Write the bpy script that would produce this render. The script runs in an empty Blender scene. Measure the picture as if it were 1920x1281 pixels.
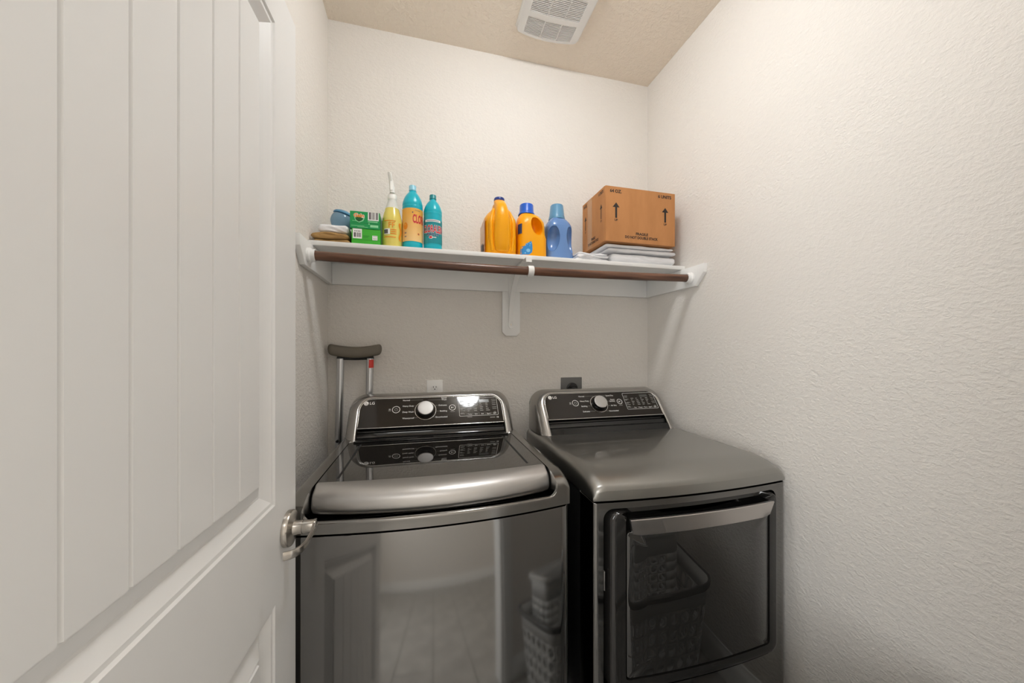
import bpy, bmesh, math, random
from mathutils import Vector, Matrix, noise

# ------------------------------------------------------------------ camera, world, light, exposure
SC = bpy.context.scene
COL = SC.collection
H = 1.315                                   # camera height
YAW = math.atan2(.2447, .9696)
cd = bpy.data.cameras.new('camera'); cam = bpy.data.objects.new('camera', cd); COL.objects.link(cam)
cam.location = (0, 0, H); cam.rotation_euler = (math.pi/2, 0, -YAW)
cd.sensor_width = 36; cd.lens = 654/1920*36; cd.shift_y = 18.5/1920; cd.clip_start = .02; cd.clip_end = 50
SC.camera = cam
w = bpy.data.worlds.new('world'); SC.world = w; w.use_nodes = True
w.node_tree.nodes['Background'].inputs[0].default_value = (.9, .95, 1, 1)
w.node_tree.nodes['Background'].inputs[1].default_value = .15
DOME_POWER = 77.0
HALL_WATTS = 9.0
LAMP = (.40, .86)                           # ceiling lamp, plan position
hl = bpy.data.lights.new('hall_top_fill', 'AREA'); hl.shape = 'RECTANGLE'; hl.size = .9; hl.size_y = .5; hl.energy = HALL_WATTS  # unseen fill light added overhead in the hall, not a real fixture
hl.color = (.97, .99, 1)
ho = bpy.data.objects.new('hall_top_fill', hl); COL.objects.link(ho); ho.location = (-.35, -1.1, 2.70)
wl = bpy.data.lights.new('hall_side_fill', 'AREA'); wl.shape = 'RECTANGLE'; wl.size = 1.5; wl.size_y = 1.5; wl.energy = 50.0  # soft side fill added to brighten the right wall; no window is built here
wl.color = (.96, .985, 1)
wo = bpy.data.objects.new('hall_side_fill', wl); COL.objects.link(wo); wo.location = (-1.17, -.84, 1.42); wo.rotation_euler = (math.pi/2, 0, -math.pi/2)
SC.view_settings.view_transform = 'Standard'; SC.view_settings.look = 'None'
SC.view_settings.gamma = 1; SC.view_settings.use_curve_mapping = False
SC.view_settings.exposure = 0.0
SC.cycles.use_denoising = True
SC.cycles.max_bounces = 10; SC.cycles.diffuse_bounces = 6; SC.cycles.glossy_bounces = 6
SC.cycles.sample_clamp_indirect = 8
random.seed(4)

# ------------------------------------------------------------------ materials
MATS = {}
def mat(name, color, rough=.5, metal=0.0, spec=.5, coat=0, coat_rough=.05, trans=0, ior=1.5, emit=0, aniso=0, sss=0, ecol=None):
    m = bpy.data.materials.new(name); m.use_nodes = True
    b = m.node_tree.nodes['Principled BSDF']
    b.inputs['Base Color'].default_value = (*color, 1); b.inputs['Roughness'].default_value = rough
    b.inputs['Metallic'].default_value = metal; b.inputs['Specular IOR Level'].default_value = spec
    b.inputs['IOR'].default_value = ior
    b.inputs['Coat Weight'].default_value = coat; b.inputs['Coat Roughness'].default_value = coat_rough
    b.inputs['Transmission Weight'].default_value = trans
    b.inputs['Anisotropic'].default_value = aniso
    if sss:
        b.inputs['Subsurface Weight'].default_value = sss; b.inputs['Subsurface Radius'].default_value = (.02, .02, .01); b.inputs['Subsurface Scale'].default_value = .3
    if emit:
        b.inputs['Emission Color'].default_value = (*(ecol or color), 1); b.inputs['Emission Strength'].default_value = emit
    MATS[name] = m
    return m
def nodes(m):
    return m.node_tree.nodes, m.node_tree.links, m.node_tree.nodes['Principled BSDF']
def bump(m, scale, dist, strength=1, detail=3, rough=.5, stretch=(1, 1, 1), rot=(0, 0, 0), ramp=None, distort=0):
    N, L, b = nodes(m)
    tc = N.new('ShaderNodeTexCoord'); mp = N.new('ShaderNodeMapping'); mp.inputs['Scale'].default_value = stretch; mp.inputs['Rotation'].default_value = rot
    nz = N.new('ShaderNodeTexNoise'); nz.inputs['Scale'].default_value = scale; nz.inputs['Detail'].default_value = detail
    nz.inputs['Roughness'].default_value = rough; nz.inputs['Distortion'].default_value = distort
    bp = N.new('ShaderNodeBump'); bp.inputs['Strength'].default_value = strength; bp.inputs['Distance'].default_value = dist
    L.new(tc.outputs['Object'], mp.inputs[0]); L.new(mp.outputs[0], nz.inputs['Vector'])
    h = nz.outputs['Fac']
    if ramp:
        r = N.new('ShaderNodeValToRGB'); r.color_ramp.elements[0].position = ramp[0]; r.color_ramp.elements[1].position = ramp[1]
        r.color_ramp.interpolation = 'EASE'
        L.new(h, r.inputs[0]); h = r.outputs[0]
    L.new(h, bp.inputs['Height']); L.new(bp.outputs[0], b.inputs['Normal'])
def mottle(m, c1, c2, scale, stretch=(1, 1, 1), detail=4, lo=.35, hi=.65):
    N, L, b = nodes(m)
    tc = N.new('ShaderNodeTexCoord'); mp = N.new('ShaderNodeMapping'); mp.inputs['Scale'].default_value = stretch
    nz = N.new('ShaderNodeTexNoise'); nz.inputs['Scale'].default_value = scale; nz.inputs['Detail'].default_value = detail
    r = N.new('ShaderNodeValToRGB')
    r.color_ramp.elements[0].position = lo; r.color_ramp.elements[0].color = (*c1, 1)
    r.color_ramp.elements[1].position = hi; r.color_ramp.elements[1].color = (*c2, 1)
    L.new(tc.outputs['Object'], mp.inputs[0]); L.new(mp.outputs[0], nz.inputs['Vector']); L.new(nz.outputs['Fac'], r.inputs[0]); L.new(r.outputs[0], b.inputs['Base Color'])

WALLC = (.80, .767, .724)
mw = mat('wall_paint', WALLC, .75, spec=.25); bump(mw, 70, .0030, .50, detail=4, rough=.6, stretch=(1, 1, 1.5), ramp=(.34, .72), distort=.3)
mc = mat('ceiling_paint', (.84, .755, .65), .8, spec=.2); bump(mc, 55, .004, .65, detail=4, rough=.6, ramp=(.34, .72), distort=.3)
mwh = mat('white_trim_paint', (.86, .86, .85), .38)
mdoor = mat('door_paint', (.79, .785, .775), .36); bump(mdoor, 30, .0004, .25, detail=3)
mt = mat('floor_tile', (.36, .34, .315), .35); mottle(mt, (.36, .345, .33), (.48, .465, .44), 5)
mgrout = mat('grout', (.20, .19, .18), .9)
msteel = mat('graphite_steel', (.255, .248, .236), .2, 1.0, coat=.25, coat_rough=.05); bump(msteel, 220, .00015, .06, detail=2)
mfront = mat('graphite_front', (.212, .209, .203), .08, 1.0)
mtop = mat('graphite_cover', (.305, .300, .284), .36, 1.0, coat=.75, coat_rough=.05)
mtop.node_tree.nodes['Principled BSDF'].inputs['Coat IOR'].default_value = 1.75
mcons = mat('console_steel', (.44, .43, .415), .22, 1.0)
mlip = mat('brushed_lip', (.52, .51, .50), .40, 1.0)
mhandle_d = mat('dryer_handle_metal', (.60, .57, .55), .32, 1.0)
mblack = mat('gloss_black_plastic', (.008, .008, .008), .06, spec=.6)
mside = mat('black_side_paint', (.010, .010, .010), .22)
mglass = mat('dark_lid_glass', (.012, .011, .010), .02, spec=1.0, ior=1.9)
mpanel = mat('control_panel_glass', (.018, .014, .011), .05, spec=.4, ior=1.45)
mwin = mat('dryer_window_glass', (.012, .011, .010), .03, spec=.8, ior=1.65)
mdframe = mat('dryer_door_black', (.016, .015, .014), .09, spec=.7)
mchrome = mat('chrome_trim', (.78, .77, .75), .18, 1.0)
mknob = mat('knob_metal', (.56, .55, .54), .50, 1.0)
mprint = mat('panel_print', (.88, .87, .85), .5)
mprint2 = mat('panel_print_dim', (.33, .33, .31), .5)
mdisp = mat('panel_display', (.09, .09, .085), .2)
mnickel = mat('satin_nickel', (.50, .47, .43), .24, 1.0)
mdark = mat('dark_gap', (.01, .01, .01), .7)
malu = mat('brushed_aluminium', (.62, .63, .65), .26, 1.0)
mpad = mat('grey_foam_rubber', (.16, .14, .11), .7)
mred = mat('red_tape', (.60, .03, .02), .35)
mrod = mat('walnut_rod', (.16, .075, .045), .33)
mottle(mrod, (.055, .021, .012), (.20, .092, .052), 9, stretch=(.5, 9, 9), detail=6, lo=.32, hi=.70)
mcard = mat('cardboard', (.44, .20, .075), .8); mottle(mcard, (.44, .195, .067), (.49, .22, .078), 10, stretch=(3, 3, .8)) 
mink = mat('black_ink', (.022, .015, .012), .7)
mtape = mat('packing_tape', (.50, .27, .13), .25)
mtowel = mat('white_towel', (.82, .82, .84), .95, spec=.1); bump(mtowel, 500, .0015, .6, detail=2)
mbrown = mat('brown_cloth', (.40, .245, .10), .9, spec=.1); bump(mbrown, 300, .001, .4)
mteal = mat('teal_plastic', (.0, .42, .53), .28)
mteal2 = mat('teal_label', (.0, .25, .29), .4)
mtealcap = mat('teal_cap', (.0, .22, .25), .35)
mcapblue = mat('pale_blue_cap', (.27, .58, .72), .35)
mlabel = mat('peach_label', (.82, .47, .14), .5)
mlabred = mat('label_red', (.55, .015, .03), .5)
mlabwhite = mat('label_white', (.85, .85, .83), .5)
mlabblue = mat('label_navy', (.02, .05, .16), .5)
morange = mat('label_orange', (.80, .26, .01), .5)
myellow = mat('yellow_jug_plastic', (.90, .38, .0), .33, spec=.35)
mpeach = mat('clear_peach_label', (.72, .45, .30), .35)
mblue = mat('cobalt_cap', (.004, .10, .56), .3)
mdblue = mat('dark_blue_cap', (.008, .035, .22), .35)
mjblue = mat('pearl_blue_plastic', (.115, .24, .52), .25, spec=.6, coat=.3)
mjcap = mat('steel_blue_cap', (.10, .27, .44), .3)
mbub = mat('bubble_blue', (.02, .24, .60), .4)
mbub2 = mat('bubble_light', (.22, .55, .85), .4)
mliq = mat('yellow_liquid', (.74, .62, .14), .2)
mshell = mat('milky_clear_plastic', (.86, .86, .82), .3, trans=.25, ior=1.05)
mspray = mat('white_sprayer', (.93, .92, .88), .4, sss=.2)
mg1 = mat('dark_green_card', (.0, .30, .075), .4)
mg2 = mat('bright_green_card', (.045, .42, .025), .4)
mg3 = mat('deep_green_print', (.0, .10, .02), .5)
mg4 = mat('light_green_print', (.30, .70, .38), .5)
mgrey = mat('barcode_grey', (.12, .10, .11), .6)
mtub = mat('translucent_blue_tub', (.26, .44, .60), .07, trans=.5, ior=1.15, coat=.6)
mtublid = mat('blue_tub_lid', (.10, .30, .50), .25)
mplate = mat('outlet_white', (.93, .92, .90), .4)
mgplate = mat('grey_plate', (.13, .13, .125), .5)
mvent = mat('vent_plastic', (.78, .77, .75), .45)
mbasket = mat('white_basket_plastic', (.64, .64, .63), .4)
mrim = mat('dark_basket_rim', (.10, .10, .10), .4)
mdome = mat('lamp_dome', (1, .93, .83), .4, emit=DOME_POWER, ecol=(.97, .99, 1.0))

# label colour print: orange at the top fading to peach below
def grad(m, z0, z1, c0, c1):
    N, L, b = nodes(m)
    tc = N.new('ShaderNodeTexCoord'); sp = N.new('ShaderNodeSeparateXYZ'); mr = N.new('ShaderNodeMapRange')
    mr.inputs[1].default_value = z0; mr.inputs[2].default_value = z1
    r = N.new('ShaderNodeValToRGB'); r.color_ramp.elements[0].color = (*c0, 1); r.color_ramp.elements[1].color = (*c1, 1)
    L.new(tc.outputs['Object'], sp.inputs[0]); L.new(sp.outputs[2], mr.inputs[0]); L.new(mr.outputs[0], r.inputs[0]); L.new(r.outputs[0], b.inputs['Base Color'])
grad(mlabel, .04, .15, (.84, .56, .24), (.80, .40, .06))

# ------------------------------------------------------------------ geometry helpers (all in world metres)
class G:
    def __init__(s): s.v = []; s.f = []
    def add(s, v, f):
        o = len(s.v); s.v += [tuple(p) for p in v]; s.f += [tuple(i+o for i in q) for q in f]; return s
    def join(s, g): return s.add(g.v, g.f)
    def map(s, fn): s.v = [tuple(fn(Vector(p))) for p in s.v]; return s
def box(x0, x1, y0, y1, z0, z1):
    return G().add([(x0,y0,z0),(x1,y0,z0),(x1,y1,z0),(x0,y1,z0),(x0,y0,z1),(x1,y0,z1),(x1,y1,z1),(x0,y1,z1)],
                   [(0,3,2,1),(4,5,6,7),(0,1,5,4),(1,2,6,5),(2,3,7,6),(3,0,4,7)])
def loft(rings, close=True, cap0=True, cap1=True):
    g = G(); n = len(rings[0])
    for r in rings: g.v += [tuple(p) for p in r]
    for k in range(len(rings)-1):
        for i in range(n if close else n-1):
            j = (i+1) % n
            g.f.append((k*n+i, k*n+j, (k+1)*n+j, (k+1)*n+i))
    if cap0: g.f.append(tuple(range(n))[::-1])
    if cap1: g.f.append(tuple((len(rings)-1)*n+i for i in range(n)))
    return g
def lathe(prof, cx, cy, seg=40, sx=1, sy=1):
    return loft([[(cx+r*sx*math.cos(2*math.pi*i/seg), cy+r*sy*math.sin(2*math.pi*i/seg), z) for i in range(seg)] for r, z in prof])
def frame(d):
    d = d.normalized(); a = Vector((0,0,1)) if abs(d.z) < .95 else Vector((1,0,0))
    u = d.cross(a).normalized(); return u, u.cross(d).normalized()
def tube(pts, r, seg=16, closed=False):
    P = [Vector(p) for p in pts]; n = len(P); rings = []
    for i in range(n):
        if closed: d = P[(i+1) % n]-P[i-1]
        else: d = P[min(i+1, n-1)]-P[max(i-1, 0)]
        u, v = frame(d); rr = r[i] if isinstance(r, (list, tuple)) else r
        rings.append([P[i]+u*rr*math.cos(2*math.pi*k/seg)+v*rr*math.sin(2*math.pi*k/seg) for k in range(seg)])
    if closed: rings.append(rings[0])
    return loft(rings, True, not closed, not closed)
def prism(poly, fn0, fn1):
    return loft([[fn0(p) for p in poly], [fn1(p) for p in poly]])
def grid(nu, nv, fn):
    g = G()
    for j in range(nv+1):
        for i in range(nu+1): g.v.append(tuple(fn(i/nu, j/nv)))
    for j in range(nv):
        for i in range(nu):
            a = j*(nu+1)+i; g.f.append((a, a+1, a+nu+2, a+nu+1))
    return g
def rrect(x0, x1, z0, z1, r, k=8, ex=10, ez=10):
    pts = []
    def line(a, b, n):
        for i in range(n): pts.append((a[0]+(b[0]-a[0])*i/n, a[1]+(b[1]-a[1])*i/n))
    def arc(c, a0):
        for i in range(k): a = a0+math.pi/2*i/k; pts.append((c[0]+r*math.cos(a), c[1]+r*math.sin(a)))
    line((x0+r, z0), (x1-r, z0), ex); arc((x1-r, z0+r), -math.pi/2)
    line((x1, z0+r), (x1, z1-r), ez); arc((x1-r, z1-r), 0)
    line((x1-r, z1), (x0+r, z1), ex); arc((x0+r, z1-r), math.pi/2)
    line((x0, z1-r), (x0, z0+r), ez); arc((x0+r, z0+r), math.pi)
    return pts
def tilt(p, q, about, ang, axis):
    return None
ORIG = {}
def empty(name, loc, label=None, cat=None, group=None, kind=None):
    o = bpy.data.objects.new(name, None); COL.objects.link(o); o.location = loc; o.empty_display_size = .05
    ORIG[o.name] = Vector(loc); tag(o, label, cat, group, kind); return o
def tag(o, label=None, cat=None, group=None, kind=None):
    if label: o['label'] = label
    if cat: o['category'] = cat
    if group: o['group'] = group
    if kind: o['kind'] = kind
    return o
def part(name, g, m, parent=None, bevel=0, smooth=35, seg=2, origin=None, label=None, sub=0, ngon_tri=False):
    """one mesh object; vertices are given in world metres and stored about the object's origin"""
    o_w = Vector(origin) if origin is not None else (ORIG[parent.name] if parent else Vector((0,0,0)))
    me = bpy.data.meshes.new(name)
    me.from_pydata([tuple(Vector(p)-o_w) for p in g.v], [], g.f)
    bm = bmesh.new(); bm.from_mesh(me)
    bmesh.ops.recalc_face_normals(bm, faces=bm.faces)
    if bevel:
        ed = [e for e in bm.edges if len(e.link_faces) == 2 and e.calc_face_angle(0) > .5]
        bmesh.ops.bevel(bm, geom=ed, offset=bevel, segments=seg, affect='EDGES', profile=.5, clamp_overlap=True)
    bm.to_mesh(me); bm.free()
    me.materials.append(m)
    if smooth:
        me.polygons.foreach_set('use_smooth', [True]*len(me.polygons)); me.set_sharp_from_angle(angle=math.radians(smooth))
    o = bpy.data.objects.new(name, me); COL.objects.link(o)
    pw = ORIG[parent.name] if parent else Vector((0,0,0))
    o.location = o_w-pw
    if parent: o.parent = parent
    if sub:
        md = o.modifiers.new('subdivision', 'SUBSURF'); md.levels = sub; md.render_levels = sub
    ORIG[o.name] = o_w
    if label: o['label'] = label
    if name.startswith(('print_', 'label_', 'panel_lettering', 'panel_marks', 'logo_mark')): o['kind'] = 'stuff'
    return o
_TX = {}
def text2d(s, size=1.0, align='LEFT', bold=0.0):
    """flat glyph outlines as (vertices, faces) in 2D"""
    key = (s, bold)
    if key not in _TX:
        cu = bpy.data.curves.new('t', 'FONT'); cu.body = s; cu.size = 1; cu.offset = bold; cu.resolution_u = 3
        o = bpy.data.objects.new('t', cu); COL.objects.link(o)
        dg = bpy.context.evaluated_depsgraph_get()
        me = bpy.data.meshes.new_from_object(o.evaluated_get(dg))
        V = [(v.co.x, v.co.y) for v in me.vertices]; F = [tuple(p.vertices) for p in me.polygons]
        bpy.data.objects.remove(o); bpy.data.meshes.remove(me); bpy.data.curves.remove(cu)
        _TX[key] = (V, F)
    V, F = _TX[key]
    xs = [p[0] for p in V]; x0, x1 = min(xs), max(xs)
    off = {'LEFT': -x0, 'CENTER': -(x0+x1)/2, 'RIGHT': -x1}[align]
    return [((x+off)*size, y*size) for x, y in V], F
def text(s, x, y, size, fn, align='LEFT', bold=0.0, sx=1.0):
    V, F = text2d(s, size, align, bold); return G().add([fn(x+a*sx, y+b) for a, b in V], F)
def rect2(x0, x1, y0, y1, fn, nu=1, nv=1):
    return grid(nu, nv, lambda u, v: fn(x0+(x1-x0)*u, y0+(y1-y0)*v))
def poly2(pts, fn): return G().add([fn(a, b) for a, b in pts], [tuple(range(len(pts)))])
def disc2(cx, cy, rx, ry, fn, n=28): return poly2([(cx+rx*math.cos(2*math.pi*i/n), cy+ry*math.sin(2*math.pi*i/n)) for i in range(n)], fn)
def ring2(cx, cy, r0, r1, fn, n=36, a0=0, a1=2*math.pi):
    g = G(); k = n+1
    for r in (r0, r1):
        for i in range(k):
            a = a0+(a1-a0)*i/n; g.v.append(tuple(fn(cx+r*math.cos(a), cy+r*math.sin(a))))
    g.f = [(i, i+1, k+i+1, k+i) for i in range(n)]; return g
def frame2(x0, x1, y0, y1, t, fn, r=.004):
    o = rrect(x0, x1, y0, y1, r, 4, 3, 3); i = rrect(x0+t, x1-t, y0+t, y1-t, max(r-t, .0005), 4, 3, 3)
    return loft([[fn(*p) for p in o], [fn(*p) for p in i]], True, False, False)

# ------------------------------------------------------------------ room shell
XL, XR, YB, YF, ZC = -.408, 1.194, 1.68, .115, 2.772
def struct(name, g, m, **k):
    o = part(name, g, m, None, **k); o['kind'] = 'structure'; return o
floor = struct('floor', box(-1.3, 1.9, -2.5, YB+.1, -.12, -.006), mgrout, smooth=0)
struct('ceiling', box(XL-.1, XR+.1, YF-.115, YB+.1, ZC, ZC+.1), mc, smooth=0)
struct('wall_back', box(XL-.1, XR+.1, YB, YB+.1, -.006, ZC), mw, smooth=0)
struct('wall_left', box(XL-.1, XL, YF, YB, -.006, ZC), mw, smooth=0)
struct('wall_right', box(XR, XR+.1, YF, YB, -.006, ZC), mw, smooth=0)
DX0, DX1, DZ = -.335, .47, 2.06               # doorway
fw = box(XL-.1, DX0, 0, YF, -.006, ZC).join(box(DX1, XR+.1, 0, YF, -.006, ZC)).join(box(DX0, DX1, 0, YF, DZ, ZC))
struct('wall_front', fw, mw, smooth=0)
struct('wall_hall', box(-1.3, 1.9, -2.5, -2.4, -.006, 2.772), mw, smooth=0)
struct('wall_west', box(-1.3, -1.2, -2.4, 0, -.006, 2.772).join(box(-1.3, XL-.1, 0, .02, -.006, 2.772)), mw, smooth=0)
struct('wall_east', box(1.8, 1.9, -2.4, 0, -.006, 2.772).join(box(XR+.1, 1.9, 0, .02, -.006, 2.772)), mw, smooth=0)
struct('ceiling_hall', box(-1.3, 1.9, -2.5, 0, 2.772, 2.87), mc, smooth=0)
# floor tiles, staggered, each its own piece
TW, TL = .305, .61
tile_me = None; row = 0; x = -1.2
while x < 1.8:
    y = -2.4-(.305 if row % 2 else 0)
    while y < YB:
        y0, y1 = max(y, -2.4), min(y+TL, YB); x1 = min(x+TW, 1.8)
        inside = not (y1 > .0 and y0 < YF and False)
        if y1-y0 > .03:
            if abs(y1-y0-TL) < 1e-6 and abs(x1-x-TW) < 1e-6:
                if tile_me is None:
                    t = part('tile', box(x+.003, x1-.003, y0+.003, y1-.003, -.008, 0), mt, floor, bevel=.0015, seg=1, smooth=0, origin=(x, y0, 0)); tile_me = t.data
                else:
                    t = bpy.data.objects.new('tile', tile_me); COL.objects.link(t); t.parent = floor; t.location = (x, y0, 0)
            else:
                part('tile', box(x+.003, x1-.003, y0+.003, y1-.003, -.008, 0), mt, floor, bevel=.0015, seg=1, smooth=0, origin=(x, y0, 0))
        y += TL
    x += TW; row += 1
# baseboards
def bboard(name, poly, a, b, axis):
    # poly in (out, z); runs along axis from a to b
    if axis == 'y': g = prism(poly, lambda p: (p[0], a, p[1]), lambda p: (p[0], b, p[1]))
    else: g = prism(poly, lambda p: (a, p[0], p[1]), lambda p: (b, p[0], p[1]))
    struct(name, g, mwh, smooth=30)
def bprof(o, s): return [(o, 0), (o+s*.014, 0), (o+s*.014, .085), (o+s*.011, .1), (o+s*.006, .108), (o+s*.004, .122), (o, .125)]
bboard('baseboard_right', bprof(XR, -1), YF+.001, YB-.001, 'y')
bboard('baseboard_left', bprof(XL, 1), YF+.001, YB-.001, 'y')
bboard('baseboard_back', bprof(YB, -1), XL+.016, XR-.016, 'x')
bboard('baseboard_hall', bprof(-2.4, 1), -1.2, 1.8, 'x')
bboard('baseboard_front', bprof(YF, 1), DX1+.062, XR-.016, 'x')
# door casing and jamb lining
def casing(name, y, s):
    g = box(DX1+.0, DX1+.06, min(y, y+s*.016), max(y, y+s*.016), 0, DZ+.06)
    g.join(box(DX0-.06, DX0, min(y, y+s*.016), max(y, y+s*.016), 0, DZ+.06)).join(box(DX0, DX1, min(y, y+s*.016), max(y, y+s*.016), DZ, DZ+.06))
    struct(name, g, mwh, bevel=.003, smooth=30)
casing('trim_1', YF, 1); casing('trim_2', 0, -1)
struct('trim_3', box(DX1-.018, DX1, 0, YF, 0, DZ).join(box(DX0, DX0+.018, 0, YF, 0, DZ)).join(box(DX0+.018, DX1-.018, 0, YF, DZ-.018, DZ)), mwh, smooth=0)

# ------------------------------------------------------------------ the open door, hinged at the doorway's left jamb
XF = -.2745; DA = .83*math.pi/180; YE = .862; DH = 2.03; DWD = .735
def dw(s, z, d):
    """door coordinates: s from the latch edge back towards the hinge, z up, d out of the face"""
    return (XF - s*math.sin(DA) + d*math.cos(DA), YE - s*math.cos(DA) - d*math.sin(DA), z)
def rectloop(s0, s1, z0, z1): return [(s0, z0), (s1, z0), (s1, z1), (s0, z1)]
prof = [(0, 0), (.003, -.0035), (.009, -.004), (.026, -.0165), (.030, -.0165), (.056, -.004), (.060, -.004)]
PAN = [(.104, DWD-.104, 1.020, 1.944), (.104, DWD-.104, .235, .829)]
g = G()
# face: stiles and rails
def q(s0, s1, z0, z1): g.add([dw(s0, z0, 0), dw(s1, z0, 0), dw(s1, z1, 0), dw(s0, z1, 0)], [(0, 1, 2, 3)])
(a0, a1, u0, u1), (_, _, l0, l1) = PAN
Z0 = .012
q(0, a0, Z0, DH); q(a1, DWD, Z0, DH); q(a0, a1, u1, DH); q(a0, a1, l1, u0); q(a0, a1, Z0, l0)
for (s0, s1, z0, z1) in PAN:
    g.join(loft([[dw(a, b, d) for a, b in rectloop(s0+o, s1-o, z0+o, z1-o)] for o, d in prof], True, False, True))
g.add([dw(0, Z0, 0), dw(DWD, Z0, 0), dw(DWD, DH, 0), dw(0, DH, 0), dw(0, Z0, -.035), dw(DWD, Z0, -.035), dw(DWD, DH, -.035), dw(0, DH, -.035)],
      [(4, 5, 6, 7), (0, 1, 5, 4), (1, 2, 6, 5), (2, 3, 7, 6), (3, 0, 4, 7)])
door = struct('door_1', g, mdoor, smooth=12)
door['label'] = 'white plank-panel interior door standing open along the left wall'
for (s0, s1, z0, z1) in PAN:
    A, B = s0+.0605, s1-.0605; n = 6; W = (B-A)/n
    for i in range(n):
        sa, sb = A+W*i, A+W*(i+1); c = .0026
        sec = [(sa+.0002, -.0042), (sa+.0006, -.0040), (sa+c, -.0004), (sb-c, -.0004), (sb-.0006, -.0040), (sb-.0002, -.0042)]
        part('plank', loft([[dw(s, z0+.0605, d) for s, d in sec], [dw(s, z1-.0605, d) for s, d in sec]]), mdoor, door, smooth=12)
# lever handle
hz, hs = .948, .047
hd = empty('door_handle', dw(hs, hz, 0)); ORIG[hd.name] = Vector(dw(hs, hz, 0)); hd.parent = door; hd.location = dw(hs, hz, 0)
hd['label'] = 'satin nickel lever handle'
def ax_disc(prof, n=36):
    return loft([[dw(hs+r*math.cos(2*math.pi*i/n), hz+r*math.sin(2*math.pi*i/n), d) for i in range(n)] for r, d in prof])
part('rosette', ax_disc([(.036, .0005), (.036, .008), (.0345, .0105), (.030, .0115), (.020, .0125), (.015, .014), (.0135, .020), (.0135, .030)]), mnickel, hd)
part('neck', ax_disc([(.0125, .0302), (.0128, .0325), (.0128, .052), (.012, .054)]), mnickel, hd)
rings = []
path = [(-.013, .0500, .004, .008), (-.006, .0510, .009, .003), (.004, .0525, .0105, .001), (.016, .0540, .0075, 0), (.035, .0560, .0050, 0), (.060, .0570, .0044, 0), (.080, .0565, .0052, -.001), (.095, .0540, .0064, -.002), (.105, .0480, .0072, -.003), (.111, .0405, .0076, -.003), (.114, .0310, .0076, -.003)]
for i, (s, d, hh, zc) in enumerate(path):
    p0 = path[max(i-1, 0)]; p1 = path[min(i+1, len(path)-1)]
    ts, td = p1[0]-p0[0], p1[1]-p0[1]; L = math.hypot(ts, td); ns, nd = -td/L, ts/L; th = .0030
    rings.append([dw(hs+s*.93+ns*th*a, hz+zc*.7+hh*b, d+nd*th*a) for a, b in ((-1, -.85), (-.7, -1), (.7, -1), (1, -.85), (1, .85), (.7, 1), (-.7, 1), (-1, .85))])
part('lever', loft(rings), mnickel, hd, smooth=40)
# ------------------------------------------------------------------ ceiling lamp (above the frame) and exhaust fan grille
lamp = empty('ceiling_light', (LAMP[0], LAMP[1], ZC), 'round flush-mount dome lamp on the closet ceiling', 'lamp')
part('base', lathe([(.105, ZC), (.105, ZC-.018), (.10, ZC-.022)], *LAMP), mwh, lamp)
part('dome', lathe([(.0985, ZC-.022), (.097, ZC-.04), (.088, ZC-.062), (.068, ZC-.082), (.04, ZC-.094), (.012, ZC-.098), (.002, ZC-.0985)], *LAMP), mdome, lamp)

fan = empty('exhaust_fan_grille', (.55, 1.38, ZC), 'white louvred exhaust fan grille on the ceiling', 'vent')
def bow(x):                                             # the ends bow outward, the corners are rounded
    r = .017; dx = max(0, min(x-VX0, VX1-x)); cut = r-math.sqrt(max(0, r*r-(r-dx)**2)) if dx < r else 0
    return .018*(1-((x-.547)/.14)**2)-cut
VX0, VX1, VY0, VY1, VZ = .402, .692, 1.185, 1.515, ZC-.016
secs = [(1.214, 1.300), (1.322, 1.408), (1.430, 1.505)]
def vloop(o, dz, n=36):
    pts = []
    for i in range(n+1):
        x = VX0+o+(VX1-VX0-2*o)*(1-math.cos(math.pi*i/n))/2; pts.append((x, VY0+o-bow(x), dz))
    for i in range(1, 8):
        pts.append((VX1-o, VY0+o+.010+(VY1-VY0-2*o-.020)*i/8, dz))
    for i in range(n+1):
        x = VX1-o-(VX1-VX0-2*o)*(1-math.cos(math.pi*i/n))/2; pts.append((x, VY1-o+bow(x), dz))
    for i in range(1, 8):
        pts.append((VX0+o, VY1-o-.010-(VY1-VY0-2*o-.020)*i/8, dz))
    return pts
fr = G()
SX0, SX1 = VX0+.033, VX1-.033
bands = [(VY0, secs[0][0]), (secs[0][1], secs[1][0]), (secs[1][1], secs[2][0]), (secs[2][1], VY1)]
def skew(x, y):  # bowed coordinate: rows follow the bowed ends
    t = (y-1.35)/.165
    return y+bow(x)*t
def vstrip(x0, x1, y0, y1, z0, z1, n):
    g = G(); R = []
    for i in range(n+1):
        x = x0+(x1-x0)*i/n
        R.append([(x, skew(x, y0), z0), (x, skew(x, y1), z0), (x, skew(x, y1), z1), (x, skew(x, y0), z1)])
    return loft(R)
for i, (y0, y1) in enumerate(bands): fr.join(vstrip(SX0-.0001, SX1+.0001, y0, y1, VZ, VZ+.006, 14))
fr.join(vstrip(VX0+.001, SX0, VY0, VY1, VZ, VZ+.006, 16)).join(vstrip(SX1, VX1-.001, VY0, VY1, VZ, VZ+.006, 16))
fr.join(loft([vloop(.001, VZ+.0005), vloop(-.004, VZ+.004), vloop(-.006, VZ+.010), vloop(-.006, ZC)], True, False, False))
part('frame', fr, mvent, fan, smooth=40)
part('housing', box(SX0, SX1, VY0+.02, VY1, VZ+.0125, ZC-.0005), mdark, fan, smooth=0)
sl = None
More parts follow.
